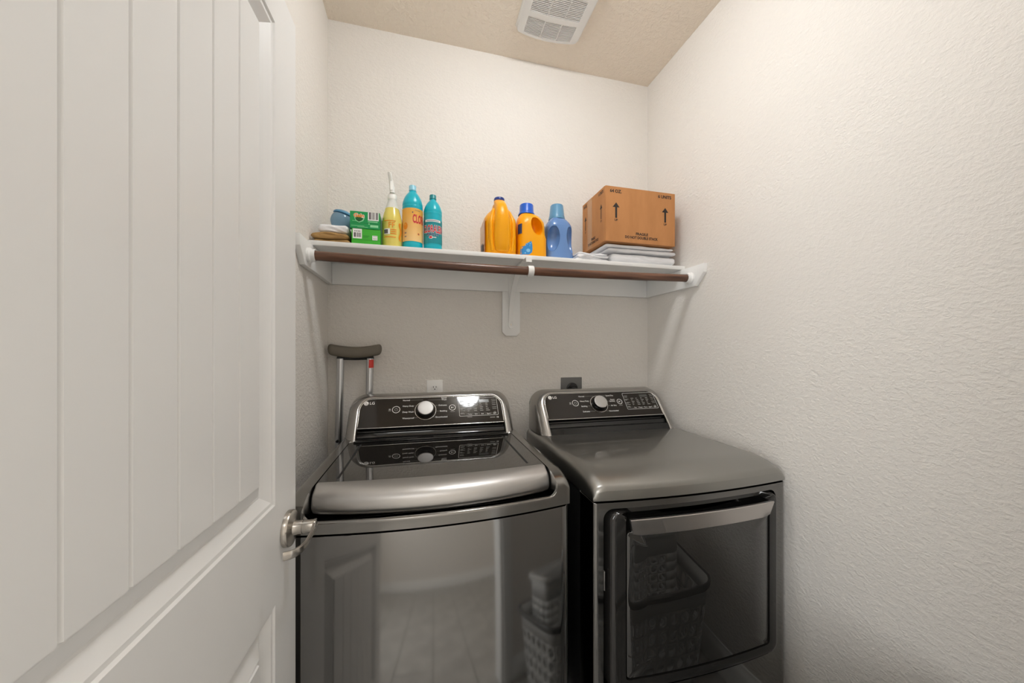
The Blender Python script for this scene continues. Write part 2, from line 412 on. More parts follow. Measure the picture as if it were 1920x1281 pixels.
for (y0, y1) in secs:
    n = 13
    for k in range(n):
        y = y0+(y1-y0)*(k+.5)/n; t = (y1-y0)/n*.23
        part('slat', vstrip(SX0-.001, SX1+.001, y-t, y+t, VZ+.0008, VZ+.008, 10), mvent, fan, smooth=40)
    for xx in (SX0+(SX1-SX0)*.36, SX0+(SX1-SX0)*.70):
        part('rib', vstrip(xx-.0013, xx+.0013, y0, y1, VZ+.0002, VZ+.009, 1), mvent, fan, smooth=0)

# ------------------------------------------------------------------ shelf, cleats, bracket
SZ = 1.717; SY = 1.395
sh = empty('wall_shelf', (.393, 1.68, 1.70), 'white painted wall shelf board on side cleats with a centre bracket', 'shelf')
part('shelf_board', box(XL+.001, XR-.001, SY, YB-.001, SZ-.018, SZ), mwh, sh, bevel=.002)
cz0, cz1 = SZ-.018-.091, SZ-.0185
cpoly = [(YB-.0005, cz0), (1.312, cz0), (1.264, cz0+.053), (1.259, cz1), (YB-.0005, cz1)]
for x0, x1 in ((XL+.0005, XL+.0195), (XR-.0195, XR-.0005)):
    part('side_cleat', prism(cpoly, lambda p, x0=x0: (x0, p[0], p[1]), lambda p, x1=x1: (x1, p[0], p[1])), mwh, sh, bevel=.0015)
part('back_cleat', box(XL+.02, XR-.02, YB-.0195, YB-.0005, cz0, cz1), mwh, sh, bevel=.001)
bx0, bx1 = .371, .460; zb = 1.391
bp = [(bx0, cz0-.0005), (bx0, zb+.018), (bx0+.018, zb), (bx1-.018, zb), (bx1, zb+.018), (bx1, cz0-.0005)]
part('backing_board', prism(bp, lambda p: (p[0], YB-.0195, p[1]), lambda p: (p[0], YB-.0005, p[1])), mwh, sh, bevel=.001)
# steel bracket: vertical leg, top arm, curved brace, rod hook
bc = .4135
br = empty('bracket', (bc, YB-.02, cz1)); br.parent = sh; br.location = Vector((bc, YB-.02, cz1))-ORIG['wall_shelf']
hw = .0125
legp = [(bc-hw, cz1), (bc-hw, 1.437), (bc-hw*.7, 1.429), (bc, 1.426), (bc+hw*.7, 1.429), (bc+hw, 1.437), (bc+hw, cz1)]
part('leg_plate', prism(legp, lambda p: (p[0], YB-.0225, p[1]), lambda p: (p[0], YB-.0197, p[1])), mwh, br, bevel=.0006, seg=1)
part('arm_plate', box(bc-hw, bc+hw, 1.36, YB-.0226, cz1-.0035, cz1), mwh, br, bevel=.0006, seg=1)
brace = []
for i in range(15):
    t = i/14; a = t*math.pi/2
    y = (YB-.024)-.235*(1-math.cos(a)); z = 1.462+(cz1-.006-1.462)*math.sin(a)
    ty, tz = -math.sin(a), math.cos(a)*.9; L = math.hypot(ty, tz); ny, nz = tz/L, -ty/L
    wd = hw*.92; dp = .008
    brace.append([(bc-wd, y-ny*.001, z-nz*.001), (bc+wd, y-ny*.001, z-nz*.001), (bc+wd, y+ny*dp, z+nz*dp), (bc+wd-.002, y+ny*dp, z+nz*dp), (bc-wd+.002, y+ny*dp, z+nz*dp), (bc-wd, y+ny*dp, z+nz*dp)])
part('brace', loft(brace), mwh, br, smooth=40)
RY, RZ, RM = 1.340, 1.647, 1.637
hk = []
def hookpt(a, r): return (RY+r*math.sin(a), RM+r*math.cos(a))
part('arm_tab', box(bc-hw, bc+hw, 1.3570, 1.3598, cz1-.020, cz1), mwh, br, bevel=.0006, seg=1)
P = [(1.3585, RM+.020), (1.350, RM+.0212)]
for i in range(17):
    a = math.radians(6)-math.radians(225)*i/16
    P.append(hookpt(a, .0205))
rings = []
for i, (y, z) in enumerate(P):
    p0, p1 = P[max(i-1, 0)], P[min(i+1, len(P)-1)]
    ty, tz = p1[0]-p0[0], p1[1]-p0[1]; L = math.hypot(ty, tz); ny, nz = -tz/L*.0013, ty/L*.0013
    rings.append([(bc-.0118, y-ny, z-nz), (bc+.0118, y-ny, z-nz), (bc+.0118, y+ny, z+nz), (bc-.0118, y+ny, z+nz)])
part('rod_hook', loft(rings), mwh, br, smooth=50)
for (yy, zz) in ((YB-.0228, 1.446), (YB-.0228, 1.60)):
    part('screw', loft([[(bc+r*math.cos(2*math.pi*i/10), yy-d, zz+r*math.sin(2*math.pi*i/10)) for i in range(10)] for r, d in ((.0035, 0), (.0032, .0012), (.001, .0016))]), mnickel, br)
# rod sockets on the cleats, and the rod itself
def xdisc(x0, x1, prof, y, z, n=28):
    return loft([[(x0+(x1-x0)*t, y+r*math.cos(2*math.pi*i/n), z+r*math.sin(2*math.pi*i/n)) for i in range(n)] for r, t in prof])
for x0, x1 in ((XL+.0197, XL+.044), (XR-.0197, XR-.044)):
    part('rod_socket', xdisc(x0, x1, [(.026, 0), (.026, .35), (.0225, .5), (.0218, 1), (.0178, 1), (.0178, .6)], RY, RZ), mwh, sh)
rg = []
for i in range(41):
    t = i/40; x = XL+.036+(XR-XL-.072)*t; z = RZ-(RZ-RM)*math.sin(math.pi*t)
    rg.append([(x, RY+.0166*math.cos(2*math.pi*k/24), z+.0166*math.sin(2*math.pi*k/24)) for k in range(24)])
rod = part('closet_rod', loft(rg), mrod, None, origin=(.393, RY, RZ)); tag(rod, 'dark brown wooden clothes rod hung under the shelf', 'rod')

# ------------------------------------------------------------------ outlets
ol = empty('wall_outlet', (.049, YB, 1.13), 'white duplex power outlet on the back wall behind the washing machine', 'outlet')
ZT = 1.180
part('plate', box(.0125, .0855, YB-.006, YB-.0003, ZT-.114, ZT), mplate, ol, bevel=.002)
for zc in (ZT-.036, ZT-.078):
    r = part('receptacle', prism([(.049+.017*math.cos(a)*1.0, zc+max(-.0125, min(.0125, .0172*math.sin(a)))) for a in [2*math.pi*i/28 for i in range(28)]], lambda p: (p[0], YB-.0078, p[1]), lambda p: (p[0], YB-.006, p[1])), mplate, ol, bevel=.0004, seg=1)
    part('slot', box(.049-.0075, .049-.0052, YB-.0081, YB-.0077, zc, zc+.008), mdark, r, smooth=0)
    part('slot', box(.049+.0052, .049+.0075, YB-.0081, YB-.0077, zc+.0005, zc+.0075), mdark, r, smooth=0)
    part('slot', box(.049-.0024, .049+.0024, YB-.0081, YB-.0077, zc-.0085, zc-.004), mdark, r, smooth=0)
ol2 = empty('dryer_outlet', (.74, YB, 1.12), 'grey square power outlet with a round black receptacle behind the dryer', 'outlet')
part('plate', box(.682, .798, YB-.007, YB-.0003, ZT-.116, ZT+.0005), mgplate, ol2, bevel=.002)
def ydisc(prof, cx, cz, n=30):
    return loft([[(cx+r*math.cos(2*math.pi*i/n), YB-d, cz+r*math.sin(2*math.pi*i/n)) for i in range(n)] for r, d in prof])
rc = part('receptacle', ydisc([(.030, .007), (.030, .012), (.027, .014), (.025, .0145)], .742, 1.1235), mside, ol2)
part('plug', ydisc([(.017, .0146), (.017, .030), (.013, .036), (.009, .037)], .744, 1.117), mblack, ol2)

# ------------------------------------------------------------------ crutch leaning in the left corner
cr = empty('crutch', (-.2965, 1.632, 0), 'aluminium underarm crutch with grey pad leaning in the back left corner', 'crutch')
padr = []
for i in range(37):
    t = (1-math.cos(math.pi*i/36))/2; x = -.397+.217*t; e = abs(2*t-1)
    zc = 1.310+.012*e**2.2; hh = .024; hh *= math.sqrt(max(0, 1-max(0, (e-.86)/.14)**2.2))*.97+.03; yy = .019*(math.sqrt(max(0, 1-max(0, (e-.80)/.20)**2.2))*.95+.05)
    dz = .004*e
    padr.append([(x, 1.632+yy*math.copysign(abs(math.cos(a))**.7, math.cos(a)), zc+dz+hh*math.copysign(abs(math.sin(a))**.8, math.sin(a))) for a in [2*math.pi*k/20 for k in range(20)]])
part('underarm_pad', loft(padr), mpad, cr, smooth=60)
part('pad_bracket', tube([(-.36, 1.632, 1.290), (-.345, 1.632, 1.286), (-.29, 1.632, 1.284), (-.235, 1.632, 1.286), (-.214, 1.632, 1.290)], .0075, 12), mside, cr)
CY = 1.632
def upr(pts): return tube([(x, CY, z) for x, z in pts], .0150, 18)
part('upright', upr([(-.3475, 1.284), (-.3510, 1.10), (-.3545, .95), (-.3560, .80), (-.336, .64), (-.312, .50)]), malu, cr, smooth=60)
part('upright', upr([(-.2285, 1.284), (-.2325, 1.10), (-.2360, .95), (-.2390, .80), (-.258, .64), (-.281, .50)]), malu, cr, smooth=60)
tp = G()
for z in (1.243, 1.279):
    xc = -.2285-(1.284-z)*.0217
    for k in range(13): a_ = math.radians(-100+150*k/12); tp.v.append((xc+.0153*math.cos(a_), CY+.0153*math.sin(a_), z))
tp.f = [(k, k+1, 14+k, 13+k) for k in range(12)]
part('size_tape', tp, mred, cr, smooth=60, label='red size tape on the right upright')
part('hand_grip', tube([(-.342, CY, .87), (-.251, CY, .87)], .013, 16), mpad, cr)
part('lower_leg', tube([(-.2965, CY, .64), (-.2965, CY, .04)], .011, 16), malu, cr)
part('rubber_foot', lathe([(.022, .0005), (.022, .012), (.015, .022), (.013, .05), (.005, .052)], -.2965, CY, 20), mpad, cr)
for z in (.933, .905): part('bolt', tube([(-.3560, CY-.0145, z), (-.3560, CY-.021, z)], .006, 10), mdark, cr)

# ------------------------------------------------------------------ appliance console (shared by both machines)
def arch(hw, zt, r, zb):
    pts = []
    for i in range(6): pts.append((-hw, zb+(zt-r-zb)*i/6))
    for i in range(13): a = math.pi-math.pi/2*i/12; pts.append((-hw+r+r*math.cos(a), zt-r+r*math.sin(a)))
    for i in range(1, 10): pts.append((-hw+r+(2*hw-2*r)*i/10, zt))
    for i in range(13): a = math.pi/2-math.pi/2*i/12; pts.append((hw-r+r*math.cos(a), zt-r+r*math.sin(a)))
    for i in range(1, 7): pts.append((hw, zt-r-(zt-r-zb)*i/6))
    return pts
PZ = 1.0165; SL = .770; SN = math.sqrt(1+SL*SL)
def console(root, cx, py, yb, zb, left, right, off, words):
    """py: panel-plane Y at z = PZ; yb: back of the machine; zb: height of the console's foot"""
    def on(x, z, push=0): return (cx+x, min(py+SL*(z-PZ)+push, yb-.012+push*.1), z)
    rings = []
    for hw, zt, r, push in ((.290, 1.1215, .046, .006), (.290, 1.1215, .046, -.001), (.2925, 1.1235, .048, -.0045), (.298, 1.1265, .052, -.0055), (.308, 1.1300, .057, -.002), (.318, 1.1330, .061, .008), (.328, 1.1350, .065, .026), (.335, 1.1358, .068, .052), (.338, 1.1350, .07, .085)):
        rings.append([on(x, z, push) for x, z in arch(hw, zt, r, zb)])
    rings.append([(cx+x, yb, z) for x, z in arch(.336, 1.128, .07, zb)])
    cs = part('console', loft(rings, False, False, True), mcons, root, smooth=50)
    def pf(a, b, lift=.0006):
        z = PZ+b/SN; n = Vector((0, -1, SL))/SN*lift
        return (cx+a+n.x, py+SL*(z-PZ)+n.y, z+n.z)
    pts = arch(.2885, 1.1195, .0445, PZ)
    pn = part('control_panel', G().add([pf(x, (z-PZ)*SN, .0002) for x, z in pts], [tuple(range(len(pts)))]), mpanel, root, smooth=0)
    part('trim', tube([pf(x, (z-PZ)*SN, .0008) for x, z in pts], .00165, 8, True), mchrome, pn, smooth=60)
    # black recess under the panel
    rp = [(0, PZ-.0015), (.014, PZ-.004), (.008, PZ-.0125), (.0055, PZ-.0165), (.0035, PZ-.0175), (-.004, PZ-.0185), (-.008, PZ-.029), (-.012, PZ-.0325), (-.030, PZ-.034), (-.040, zb+.0015)]
    part('recess', loft([[(cx+x, py+a, z) for a, z in rp]+[(cx+x, py+.05, zb+.0015), (cx+x, py+.05, PZ-.0015)] for x in (-.2885, .2885)]), mblack, root, smooth=30)
    # knob
    kx, kb = off-.0337, .0685
    n = Vector((0, -1, SL))/SN; u = Vector((1, 0, 0)); v = Vector((0, SL, 1))/SN
    kc = Vector(pf(kx, kb, 0))
    def kd(prof, m=40): return loft([[kc+u*r*math.cos(2*math.pi*i/m)+v*r*math.sin(2*math.pi*i/m)+n*d for i in range(m)] for r, d in prof])
    kn = part('knob', kd([(.034, .0005), (.0335, .012), (.0325, .0215), (.0318, .0235)]), mblack, pn, smooth=40)
    part('knob_cap', kd([(.0315, .0225), (.0315, .0245), (.0300, .0262), (.0285, .0265), (.012, .0262), (.001, .0261)]), mknob, pn, smooth=40)
    part('knob_ring', loft([[kc+u*r*math.cos(2*math.pi*i/48)+v*r*math.sin(2*math.pi*i/48)+n*d for i in range(48)] for r, d in ((.0435, .0003), (.0428, .0022), (.0415, .0022), (.041, .0003))], True, False, False), mchrome, pn, smooth=40)
    # printing
    P = G(); Q = G()
    P.join(disc2(off-.2655, .1105, .0092, .0092, pf))
    P.join(text('LG', off-.2520, .1050, .0165, pf, 'LEFT', .012))
    D = G()
    D.join(ring2(off-.2655, .1105, .0058, .0066, lambda a, b: pf(a, b, .0009), 20, math.pi/2, 2*math.pi)).join(rect2(off-.2662, off-.2648, .107, .114, lambda a, b: pf(a, b, .0009))).join(rect2(off-.2655, off-.262, .1065, .1077, lambda a, b: pf(a, b, .0009)))
    px, pb = off-.1495, .0775
    P.join(ring2(px, pb, .0135, .0155, pf)); Q.join(ring2(px, pb, .0052, .0066, pf, 24, math.radians(120), math.radians(420))).join(rect2(px-.0008, px+.0008, pb+.001, pb+.008, pf))
    Q.join(rect2(px-.030, px-.0195, pb-.0055, pb-.0035, pf)).join(rect2(px-.0285, px-.021, pb-.0015, pb+.0045, pf))
    yx, yb2 = off+.0762, .0775
    P.join(ring2(yx, yb2, .0115, .0138, pf)); P.join(poly2([(yx-.0045, yb2-.0055), (yx+.001, yb2), (yx-.0045, yb2+.0055)], pf)); Q.join(rect2(yx+.0018, yx+.003, yb2-.0048, yb2+.0048, pf)).join(rect2(yx+.0042, yx+.0054, yb2-.0048, yb2+.0048, pf))
    Q.join(rect2(yx-.009, yx+.009, yb2-.0205, yb2-.0185, pf))
    S = .0092
    for s, b in left:
        P.join(text(s, off-.1242, b-.0032, S, pf, 'LEFT', .01))
        wd = max(p[0] for p in text2d(s, S)[0]); Q.join(rect2(off-.1242+wd+.003, off-.0337-math.sqrt(max(.0455**2-(b-kb)**2, .0001)), b-.0004, b+.0004, pf))
    for s, b in right:
        ls = s.split('|')
        for i, q_ in enumerate(ls): P.join(text(q_, off+.0535, b-.0032+(len(ls)-1-i)*.0085, S, pf, 'RIGHT', .01))
        wd = max(max(p[0] for p in text2d(q_, S)[0]) for q_ in ls); x1 = off+.0535-wd-.003; x0 = off-.0337+math.sqrt(max(.0455**2-(b-kb)**2, .0001))
        if x1 > x0: Q.join(rect2(x0, x1, b-.0004, b+.0004, pf))
    # display box
    P.join(frame2(off+.1035, off+.2700, .0342, .1215, .0013, pf, .005))
    for i in range(5):
        Q.join(rect2(off+.1345+.0262*i-.0005, off+.1345+.0262*i+.0005, .0385, .0475, pf))
    for i, s in enumerate(words): P.join(text(s, off+.1478+.0265*i, .0405, .0076, pf, 'CENTER', .01))
    rnd = random.Random(len(words)+int(cx*100))
    for i in range(4):
        for k in range(5):
            wdt = rnd.uniform(.007, .017); Q.join(rect2(off+.1400+.0262*i, off+.1400+.0262*i+wdt, .0905-.0083*k, .0933-.0083*k, pf))
    for k, (b, wdt) in enumerate(((.106, .018), (.099, .016), (.088, .019), (.083, .010), (.0705, .021), (.0665, .012), (.0595, .020), (.0495, .014), (.045, .018))):
        Q.join(rect2(off+.1085, off+.1085+wdt, b-.0011, b+.0011, pf))
    for k, (b, wdt) in enumerate(((.110, .021), (.102, .019), (.092, .019), (.084, .018), (.0725, .021), (.0645, .020), (.0495, .012), (.0455, .015))):
        Q.join(rect2(off+.2555-wdt/2+.001, off+.2555+wdt/2-.001, b-.0011, b+.0011, pf))
    if left[0][0] == 'Normal' and left[1][1] > .09:
        P.join(text('10', off+.2690, .0205, .0105, pf, 'RIGHT', .015)); Q.join(rect2(off+.232, off+.254, .0225, .0255, pf)).join(rect2(off+.136, off+.156, .0285, .0305, pf))
    part('panel_lettering', P, mprint, pn, smooth=0, label='pale grey lettering and button rings'); part('panel_marks', Q, mprint2, pn, smooth=0, label='fine dim panel marks')
    part('logo_mark', D, mpanel, pn, smooth=0)
    part('display', rect2(off+.1920, off+.2345, .0975, .1115, pf), mdisp, pn, smooth=0)
    return cs
def clamp(a, lo=0, hi=1): return max(lo, min(hi, a))
def sstep(a, b, x): t = clamp((x-a)/(b-a)); return t*t*(3-2*t)
def curved_panel(cx, yf, hw, z0, z1, yback, n=48, rr=.012):
    pts = []
    for i in range(n+1):
        x = -hw+2*hw*i/n; e = max(0, abs(x)-(hw-rr))/rr
        pts.append((cx+x, yf(x)+rr*(1-math.sqrt(max(0, 1-e*e)))))
    pts += [(cx+hw, yback), (cx-hw, yback)]
    zz = [(z0, 0), (z1-.003, 0), (z1-.0008, .001), (z1, .003)]
    return loft([[(x, y+(o if i <= n else 0), z) for i, (x, y) in enumerate(pts)] for z, o in zz])
def cover(cx, hw, yf, yb, zfun, zlow, nx=96, ny=90, dense=None):
    def fy(v): return v**1.9
    xs = [-hw*math.cos(math.pi*i/nx)*.35-hw*.65*(1-2*i/nx) for i in range(nx+1)]
    if dense:
        xs = sorted(set([x for x in xs if not dense[0] < abs(x) < dense[1]]+[sg*(dense[0]+(dense[1]-dense[0])*k/12) for sg in (-1, 1) for k in range(13)])); nx = len(xs)-1
    top = [[None]*(nx+1) for _ in range(ny+1)]
    g = G()
    for j in range(ny+1):
        for i in range(nx+1):
            x = xs[i]; y0 = yf(x); y = y0+(yb-y0)*fy(j/ny); g.v.append((cx+x, y, zfun(x, y-y0, y)))
    for j in range(ny):
        for i in range(nx):
            a = j*(nx+1)+i; g.f.append((a, a+1, a+nx+2, a+nx+1))
    bd = [i for i in range(nx+1)]+[j*(nx+1)+nx for j in range(1, ny+1)]+[ny*(nx+1)+i for i in range(nx-1, -1, -1)]+[j*(nx+1) for j in range(ny-1, 0, -1)]
    o = len(g.v)
    for k in bd: x, y, z = g.v[k]; g.v.append((x, y, zlow))
    m = len(bd)
    for k in range(m): g.f.append((bd[k], bd[(k+1) % m], o+(k+1) % m, o+k))
    return g

# ------------------------------------------------------------------ washing machine
WX = .040
wm = empty('washing_machine', (WX, 1.22, 0), 'graphite top-load washing machine with a dark glass lid, left of the dryer', 'washing machine')
yfw = lambda x: .879-.036*(1-(x/.343)**2)
part('cabinet', box(WX-.340, WX+.340, .935, 1.57, .03, .9025), mside, wm, bevel=.004)
part('front_panel', curved_panel(WX, yfw, .343, .035, .8985, .934), mfront, wm, smooth=40)
for sx in (-.29, .29):
    for yy in (.99, 1.50): part('foot', lathe([(.022, .0005), (.022, .018), (.012, .02), (.012, .032)], WX+sx, yy, 16), mdark, wm)
def zwash(x, d, y):
    u = clamp(d/.085); zr = .951+.031*math.sqrt(max(0, 1-(1-u)**2))
    if abs(x) > .330: zr -= .010*((abs(x)-.330)/.013)**2
    e = clamp(d/.005); zb_ = .924+.006*math.sqrt(max(0, 1-(1-e)**2)); zb_ = zb_*(1-sstep(.010, .017, d))+.900*sstep(.010, .017, d)
    ins = 1-sstep(.3014, .3048, abs(x))
    a_ = clamp((abs(x)-.283)/.0235); zc_ = .930+.036*(1-math.sqrt(max(0, 1-a_*a_)))
    fr_ = 1-sstep(.010, .017, d)
    if d < .017 and abs(x) > .283: zb_ = min(zr, zb_+(zc_-.930)*fr_)
    if y > 1.372: zi = .975
    else: zi = zb_
    return zr*(1-ins)+zi*ins
part('top_cover', cover(WX, .343, yfw, 1.57, zwash, .9028, dense=(.2995, .3075)), msteel, wm, smooth=45)
lid = empty('lid', (WX, 1.2, .98)); lid.parent = wm; lid.location = Vector((WX, 1.2, .98))-ORIG['washing_machine']
q_ = lambda x: 1-(x/.3)**2
yb_ = lambda x: .972-.022*q_(x)
yf_ = lambda x: .920-.044*q_(x)
lg = []
for i in range(31):
    x = -.3005+.601*i/30
    lg.append([(WX+x, yb_(x)+.001, .966), (WX+x, yb_(x)+.001, .9838), (WX+x, 1.369, .9838), (WX+x, 1.369, .966)])
part('lid_glass', loft(lg), mglass, lid, smooth=30, label='dark mirror-like glass')
for sx in (-.257, .257):
    part('lid_groove', box(WX+sx-.0032, WX+sx+.0032, .992, 1.33, .9830, .9842), mdark, lid, smooth=0)
part('hinge_strip', box(WX-.286, WX+.286, 1.352, 1.368, .984, .9895), mblack, lid, bevel=.0015)
sec = []
ends = [(-.3012, .78), (-.3010, .86), (-.3002, .93), (-.2985, .98), (-.2955, 1)]
xs = ends+[(-.28+.56*i/28, 1) for i in range(29)]+[(-a, b) for a, b in ends[::-1]]
for x, s in xs:
    f_, b_ = yf_(x), yb_(x)
    pts = [(b_, .9846), (b_-.010, .9850), (f_+.034, .9795), (f_+.022, .9745), (f_+.013, .9690), (f_+.0065, .9610), (f_+.0025, .9510), (f_, .9385), (f_+.001, .9305), (f_+.005, .9255), (f_+.013, .9225), (b_, .9225)]
    e_ = clamp((abs(x)-.285)/.0165); up_ = .009*(1-math.sqrt(max(0, 1-e_*e_)))
    pts = [(y, z+up_*clamp((.985-z)/.06)) for y, z in pts]
    cy = sum(p[0] for p in pts)/len(pts); cz = .953+up_*.5
    sec.append([(WX+x, cy+(y-cy)*s, cz+(z-cz)*s) for y, z in pts])
part('lid_handle', loft(sec), mlip, lid, smooth=50, label='bright brushed lid lip')
console(wm, WX, 1.442, 1.57, .9755, [('Normal', .119), ('Heavy Duty', .092), ('Deep Wash', .0648), ('Waterproof', .0368)],
        [('Speed|Wash', .117), ('Delicates', .0905), ('Bedding', .0635), ('Downloaded', .0362)], 0, ['Temp.', 'Spin', 'Soil', 'Signal', 'Light'])

# ------------------------------------------------------------------ dryer
RX = .812
dr = empty('clothes_dryer', (RX, 1.22, 0), 'graphite front-load clothes dryer with a black glass door, beside the right wall', 'dryer')
yfd = lambda x: .900-.022*(1-(x/.348)**2)
part('cabinet', box(RX-.346, RX+.346, .985, 1.56, .03, .8885), mside, dr, bevel=.004)
for sx in (-.29, .29):
    for yy in (1.02, 1.50): part('foot', lathe([(.022, .0005), (.022, .018), (.012, .02), (.012, .032)], RX+sx, yy, 16), mdark, dr)
part('side_seam', tube([(RX-.3468, .9865, .06), (RX-.3468, .9865, .889)], .0012, 8), mchrome, dr)
ox0, ox1, oz0, oz1 = -.318, .304, .338, .866
EX, EZ = 16, 14
def pocket(a, b): return .042*sstep(.836, .846, b)*(1-sstep(.240, .262, abs(a-.002)))
def fringp(x0, x1, z0, z1, r, yo): return [(RX+a, yfd(a)+yo+pocket(a, b), b) for a, b in rrect(x0, x1, z0, z1, r, 8, 40, EZ)]
def fring(x0, x1, z0, z1, r, yo): return [(RX+a, yfd(a)+yo, b) for a, b in rrect(x0, x1, z0, z1, r, 8, EX, EZ)]
h = .348
rings = [fring(-h, h, .035, .886, .002, .085), fring(-h, h, .035, .886, .002, .008), fring(-h+.002, h-.002, .037, .885, .002, .003), fring(-h+.008, h-.008, .04, .8835, .003, 0)]
for t in (.33, .66, 1):
    rings.append(fring(-h+.008+(ox0+h-.008)*t, h-.008+(ox1-h+.008)*t, .04+(oz0-.04)*t, .8835+(oz1-.8835)*t, .003+.027*t, 0))
rings.append(fring(ox0+.002, ox1-.002, oz0+.002, oz1-.002, .029, .004)); rings.append(fring(ox0+.002, ox1-.002, oz0+.002, oz1-.002, .029, .055))
part('front_panel', loft(rings, True, False, True), mfront, dr, smooth=40)
def zdry(x, d, y):
    u = clamp((.348-abs(x))/.045); v = clamp(d/.125)
    return .955-.030*(1-v)**2.3-.016*(1-u)**2.6+.005*sstep(.0, .5, d)-.008*max(0, 1-d/.012)**2-.006*max(0, 1-(.348-abs(x))/.010)**2
part('top_cover', cover(RX, .348, yfd, 1.56, zdry, .8895, 80, 80), mtop, dr, smooth=45)
dd = empty('dryer_door', (RX, .88, .6)); dd.parent = dr; dd.location = Vector((RX, .88, .6))-ORIG['clothes_dryer']
dx0, dx1, dz0, dz1 = -.305, .295, .350, .861
wx0, wx1, wz0, wz1 = -.257, .260, .380, .843
part('door_frame', loft([fringp(dx0, dx1, dz0, dz1, .028, .050), fringp(dx0, dx1, dz0, dz1, .028, -.002), fringp(dx0+.003, dx1-.002, dz0+.002, dz1-.001, .027, -.009), fringp(dx0+.010, dx1-.006, dz0+.006, dz1-.002, .024, -.0135),
      fringp(dx0+.022, dx1-.012, dz0+.014, dz1-.004, .018, -.0145), fringp(wx0, wx1, wz0, wz1, .012, -.0105), fringp(wx0+.001, wx1-.001, wz0+.001, wz1-.001, .011, -.002), fringp(wx0+.001, wx1-.001, wz0+.001, wz1-.001, .011, .040)], True, False, True), mdframe, dd, smooth=40)
gx0, gx1, gz0, gz1 = wx0+.0045, wx1-.0045, wz0+.0045, .800
def gring(sh, yo):
    cx_, cz_ = (gx0+gx1)/2, (gz0+gz1)/2; a, b = (gx1-gx0)/2*sh, (gz1-gz0)/2*sh
    return fring(cx_-a, cx_+a, cz_-b, cz_+b, .010*sh, yo)
part('window_glass', loft([gring(1, .006), gring(1, -.0085), gring(.992, -.0100), gring(.75, -.0100), gring(.5, -.0100), gring(.25, -.0100), gring(.02, -.0100)], True, False, True), mwin, dd, smooth=40, label='black reflective door glass')
hb = []
for i in range(33):
    t = i/32; x = -.252+.510*t
    e0 = .0
    top, bot = .8440, .7905
    y = yfd(x)
    if i in (0, 32): dz_ = .006
    elif i in (1, 31): dz_ = .002
    else: dz_ = 0
    inset = .006 if False else 0
    hb.append([(RX+x+(.010 if x < 0 else -.002)*(0), y-.026, top-.001), (RX+x, y-.0275, top-.003), (RX+x+(.012*(1-t)-.006*t), y-.0185, bot+.003+dz_), (RX+x+(.012*(1-t)-.006*t), y-.016, bot+.001+dz_), (RX+x+(.012*(1-t)-.006*t), y-.010, bot+.002+dz_), (RX+x, y-.019, top-.001)])
part('door_handle', loft(hb), mhandle_d, dd, smooth=40, label='grey metal pull strip')
part('hinge_cover', box(RX-.3165, RX-.3135, yfd(.31)-.0005, yfd(.31)+.01, .635, .690), mhandle_d, dr, bevel=.001)
console(dr, RX, 1.427, 1.56, .9575, [('Normal', .1115), ('Heavy Duty', .0865), ('Bedding', .0600), ('Delicates', .0330)],
        [('Speed Dry', .1115), ('Steam|Sanitary', .0815), ('Air Dry', .0585), ('Downloaded', .0310)], .008, ['Dry', 'Temp.', 'Time', 'Signal', 'Light'])

# ------------------------------------------------------------------ things on the shelf
def slab(x0, x1, y0, y1, z0, z1, seed, amp=.004, p=2.6, nx=64, ns=40, edge=.016):
    """a soft folded layer: rounded cross-section swept along X, gently rumpled"""
    R = []; thin = (z1-z0) < .026
    cy, cz, ry, rz = (y0+y1)/2, (z0+z1)/2, (y1-y0)/2, (z1-z0)/2
    for i in range(nx+1):
        t = i/nx; x = x0+(x1-x0)*t; e = min(x-x0, x1-x); s = math.sqrt(clamp(1-(1-clamp(e/edge))**2))*.94+.06
        ring = []
        for k in range(ns):
            a = 2*math.pi*k/ns; c, d = math.cos(a), math.sin(a)
            sag = 1+.55*noise.noise(Vector((x*11+seed*2.3, seed, 5)))*(1 if thin else .45)
            z_ = rz*math.copysign(abs(d)**.8, d)*s
            y = cy+(ry-rz)*math.copysign(min(1, abs(c)*3), c)+rz*c*s
            n1 = noise.noise(Vector((x*34, z_*40, seed*7.3))); n2 = noise.noise(Vector((x*13+seed*3.1, y*12, seed))); n3 = noise.noise(Vector((x*8+seed*1.9, 2.5, seed)))
            wr = abs(noise.noise(Vector((x*22+z_*60, z_*110, seed+4))))
            front = c < -.25
            dy = amp*(1.6*n3+(1.1*n1+1.6*wr if front else 0))
            dz = amp*(.9*n2+.5*n1)*(1 if d > 0 else .25)+amp*.8*n3*(1 if thin else .4)
            ring.append((x+amp*1.2*noise.noise(Vector((y*14, z_*50, seed))), y+dy, cz+z_*sag+dz))
        R.append(ring)
    return loft(R)
def cloth(name, layers, m, label, group, base, amp=.004):
    g = G()
    for i, l in enumerate(layers): g.join(slab(*l, seed=len(label) % 7+i*1.7+l[0]*13, amp=amp))
    zmin = min(p[2] for p in g.v); g.map(lambda p: (p.x, p.y, p.z+(base-zmin)+.0003))
    o = part(name, g, m, None, smooth=60, origin=((layers[0][0]+layers[0][1])/2, (layers[0][2]+layers[0][3])/2, base)); tag(o, label, 'cloth' if 'cloth' in name else 'towel', group); return o
cloth('folded_cloth', [(-.396, -.272, 1.420, 1.60, SZ, SZ+.0155), (-.402, -.276, 1.412, 1.60, SZ+.0185, SZ+.0405)], mbrown, 'brown folded cloth lying on the left end of the shelf', 'folded cloths on the shelf', SZ, .0045)
cloth('folded_cloth', [(-.386, -.277, 1.430, 1.60, SZ+.0445, SZ+.0745)], mtowel, 'white folded cloth lying on top of the brown one', 'folded cloths on the shelf', SZ+.0443, .003)
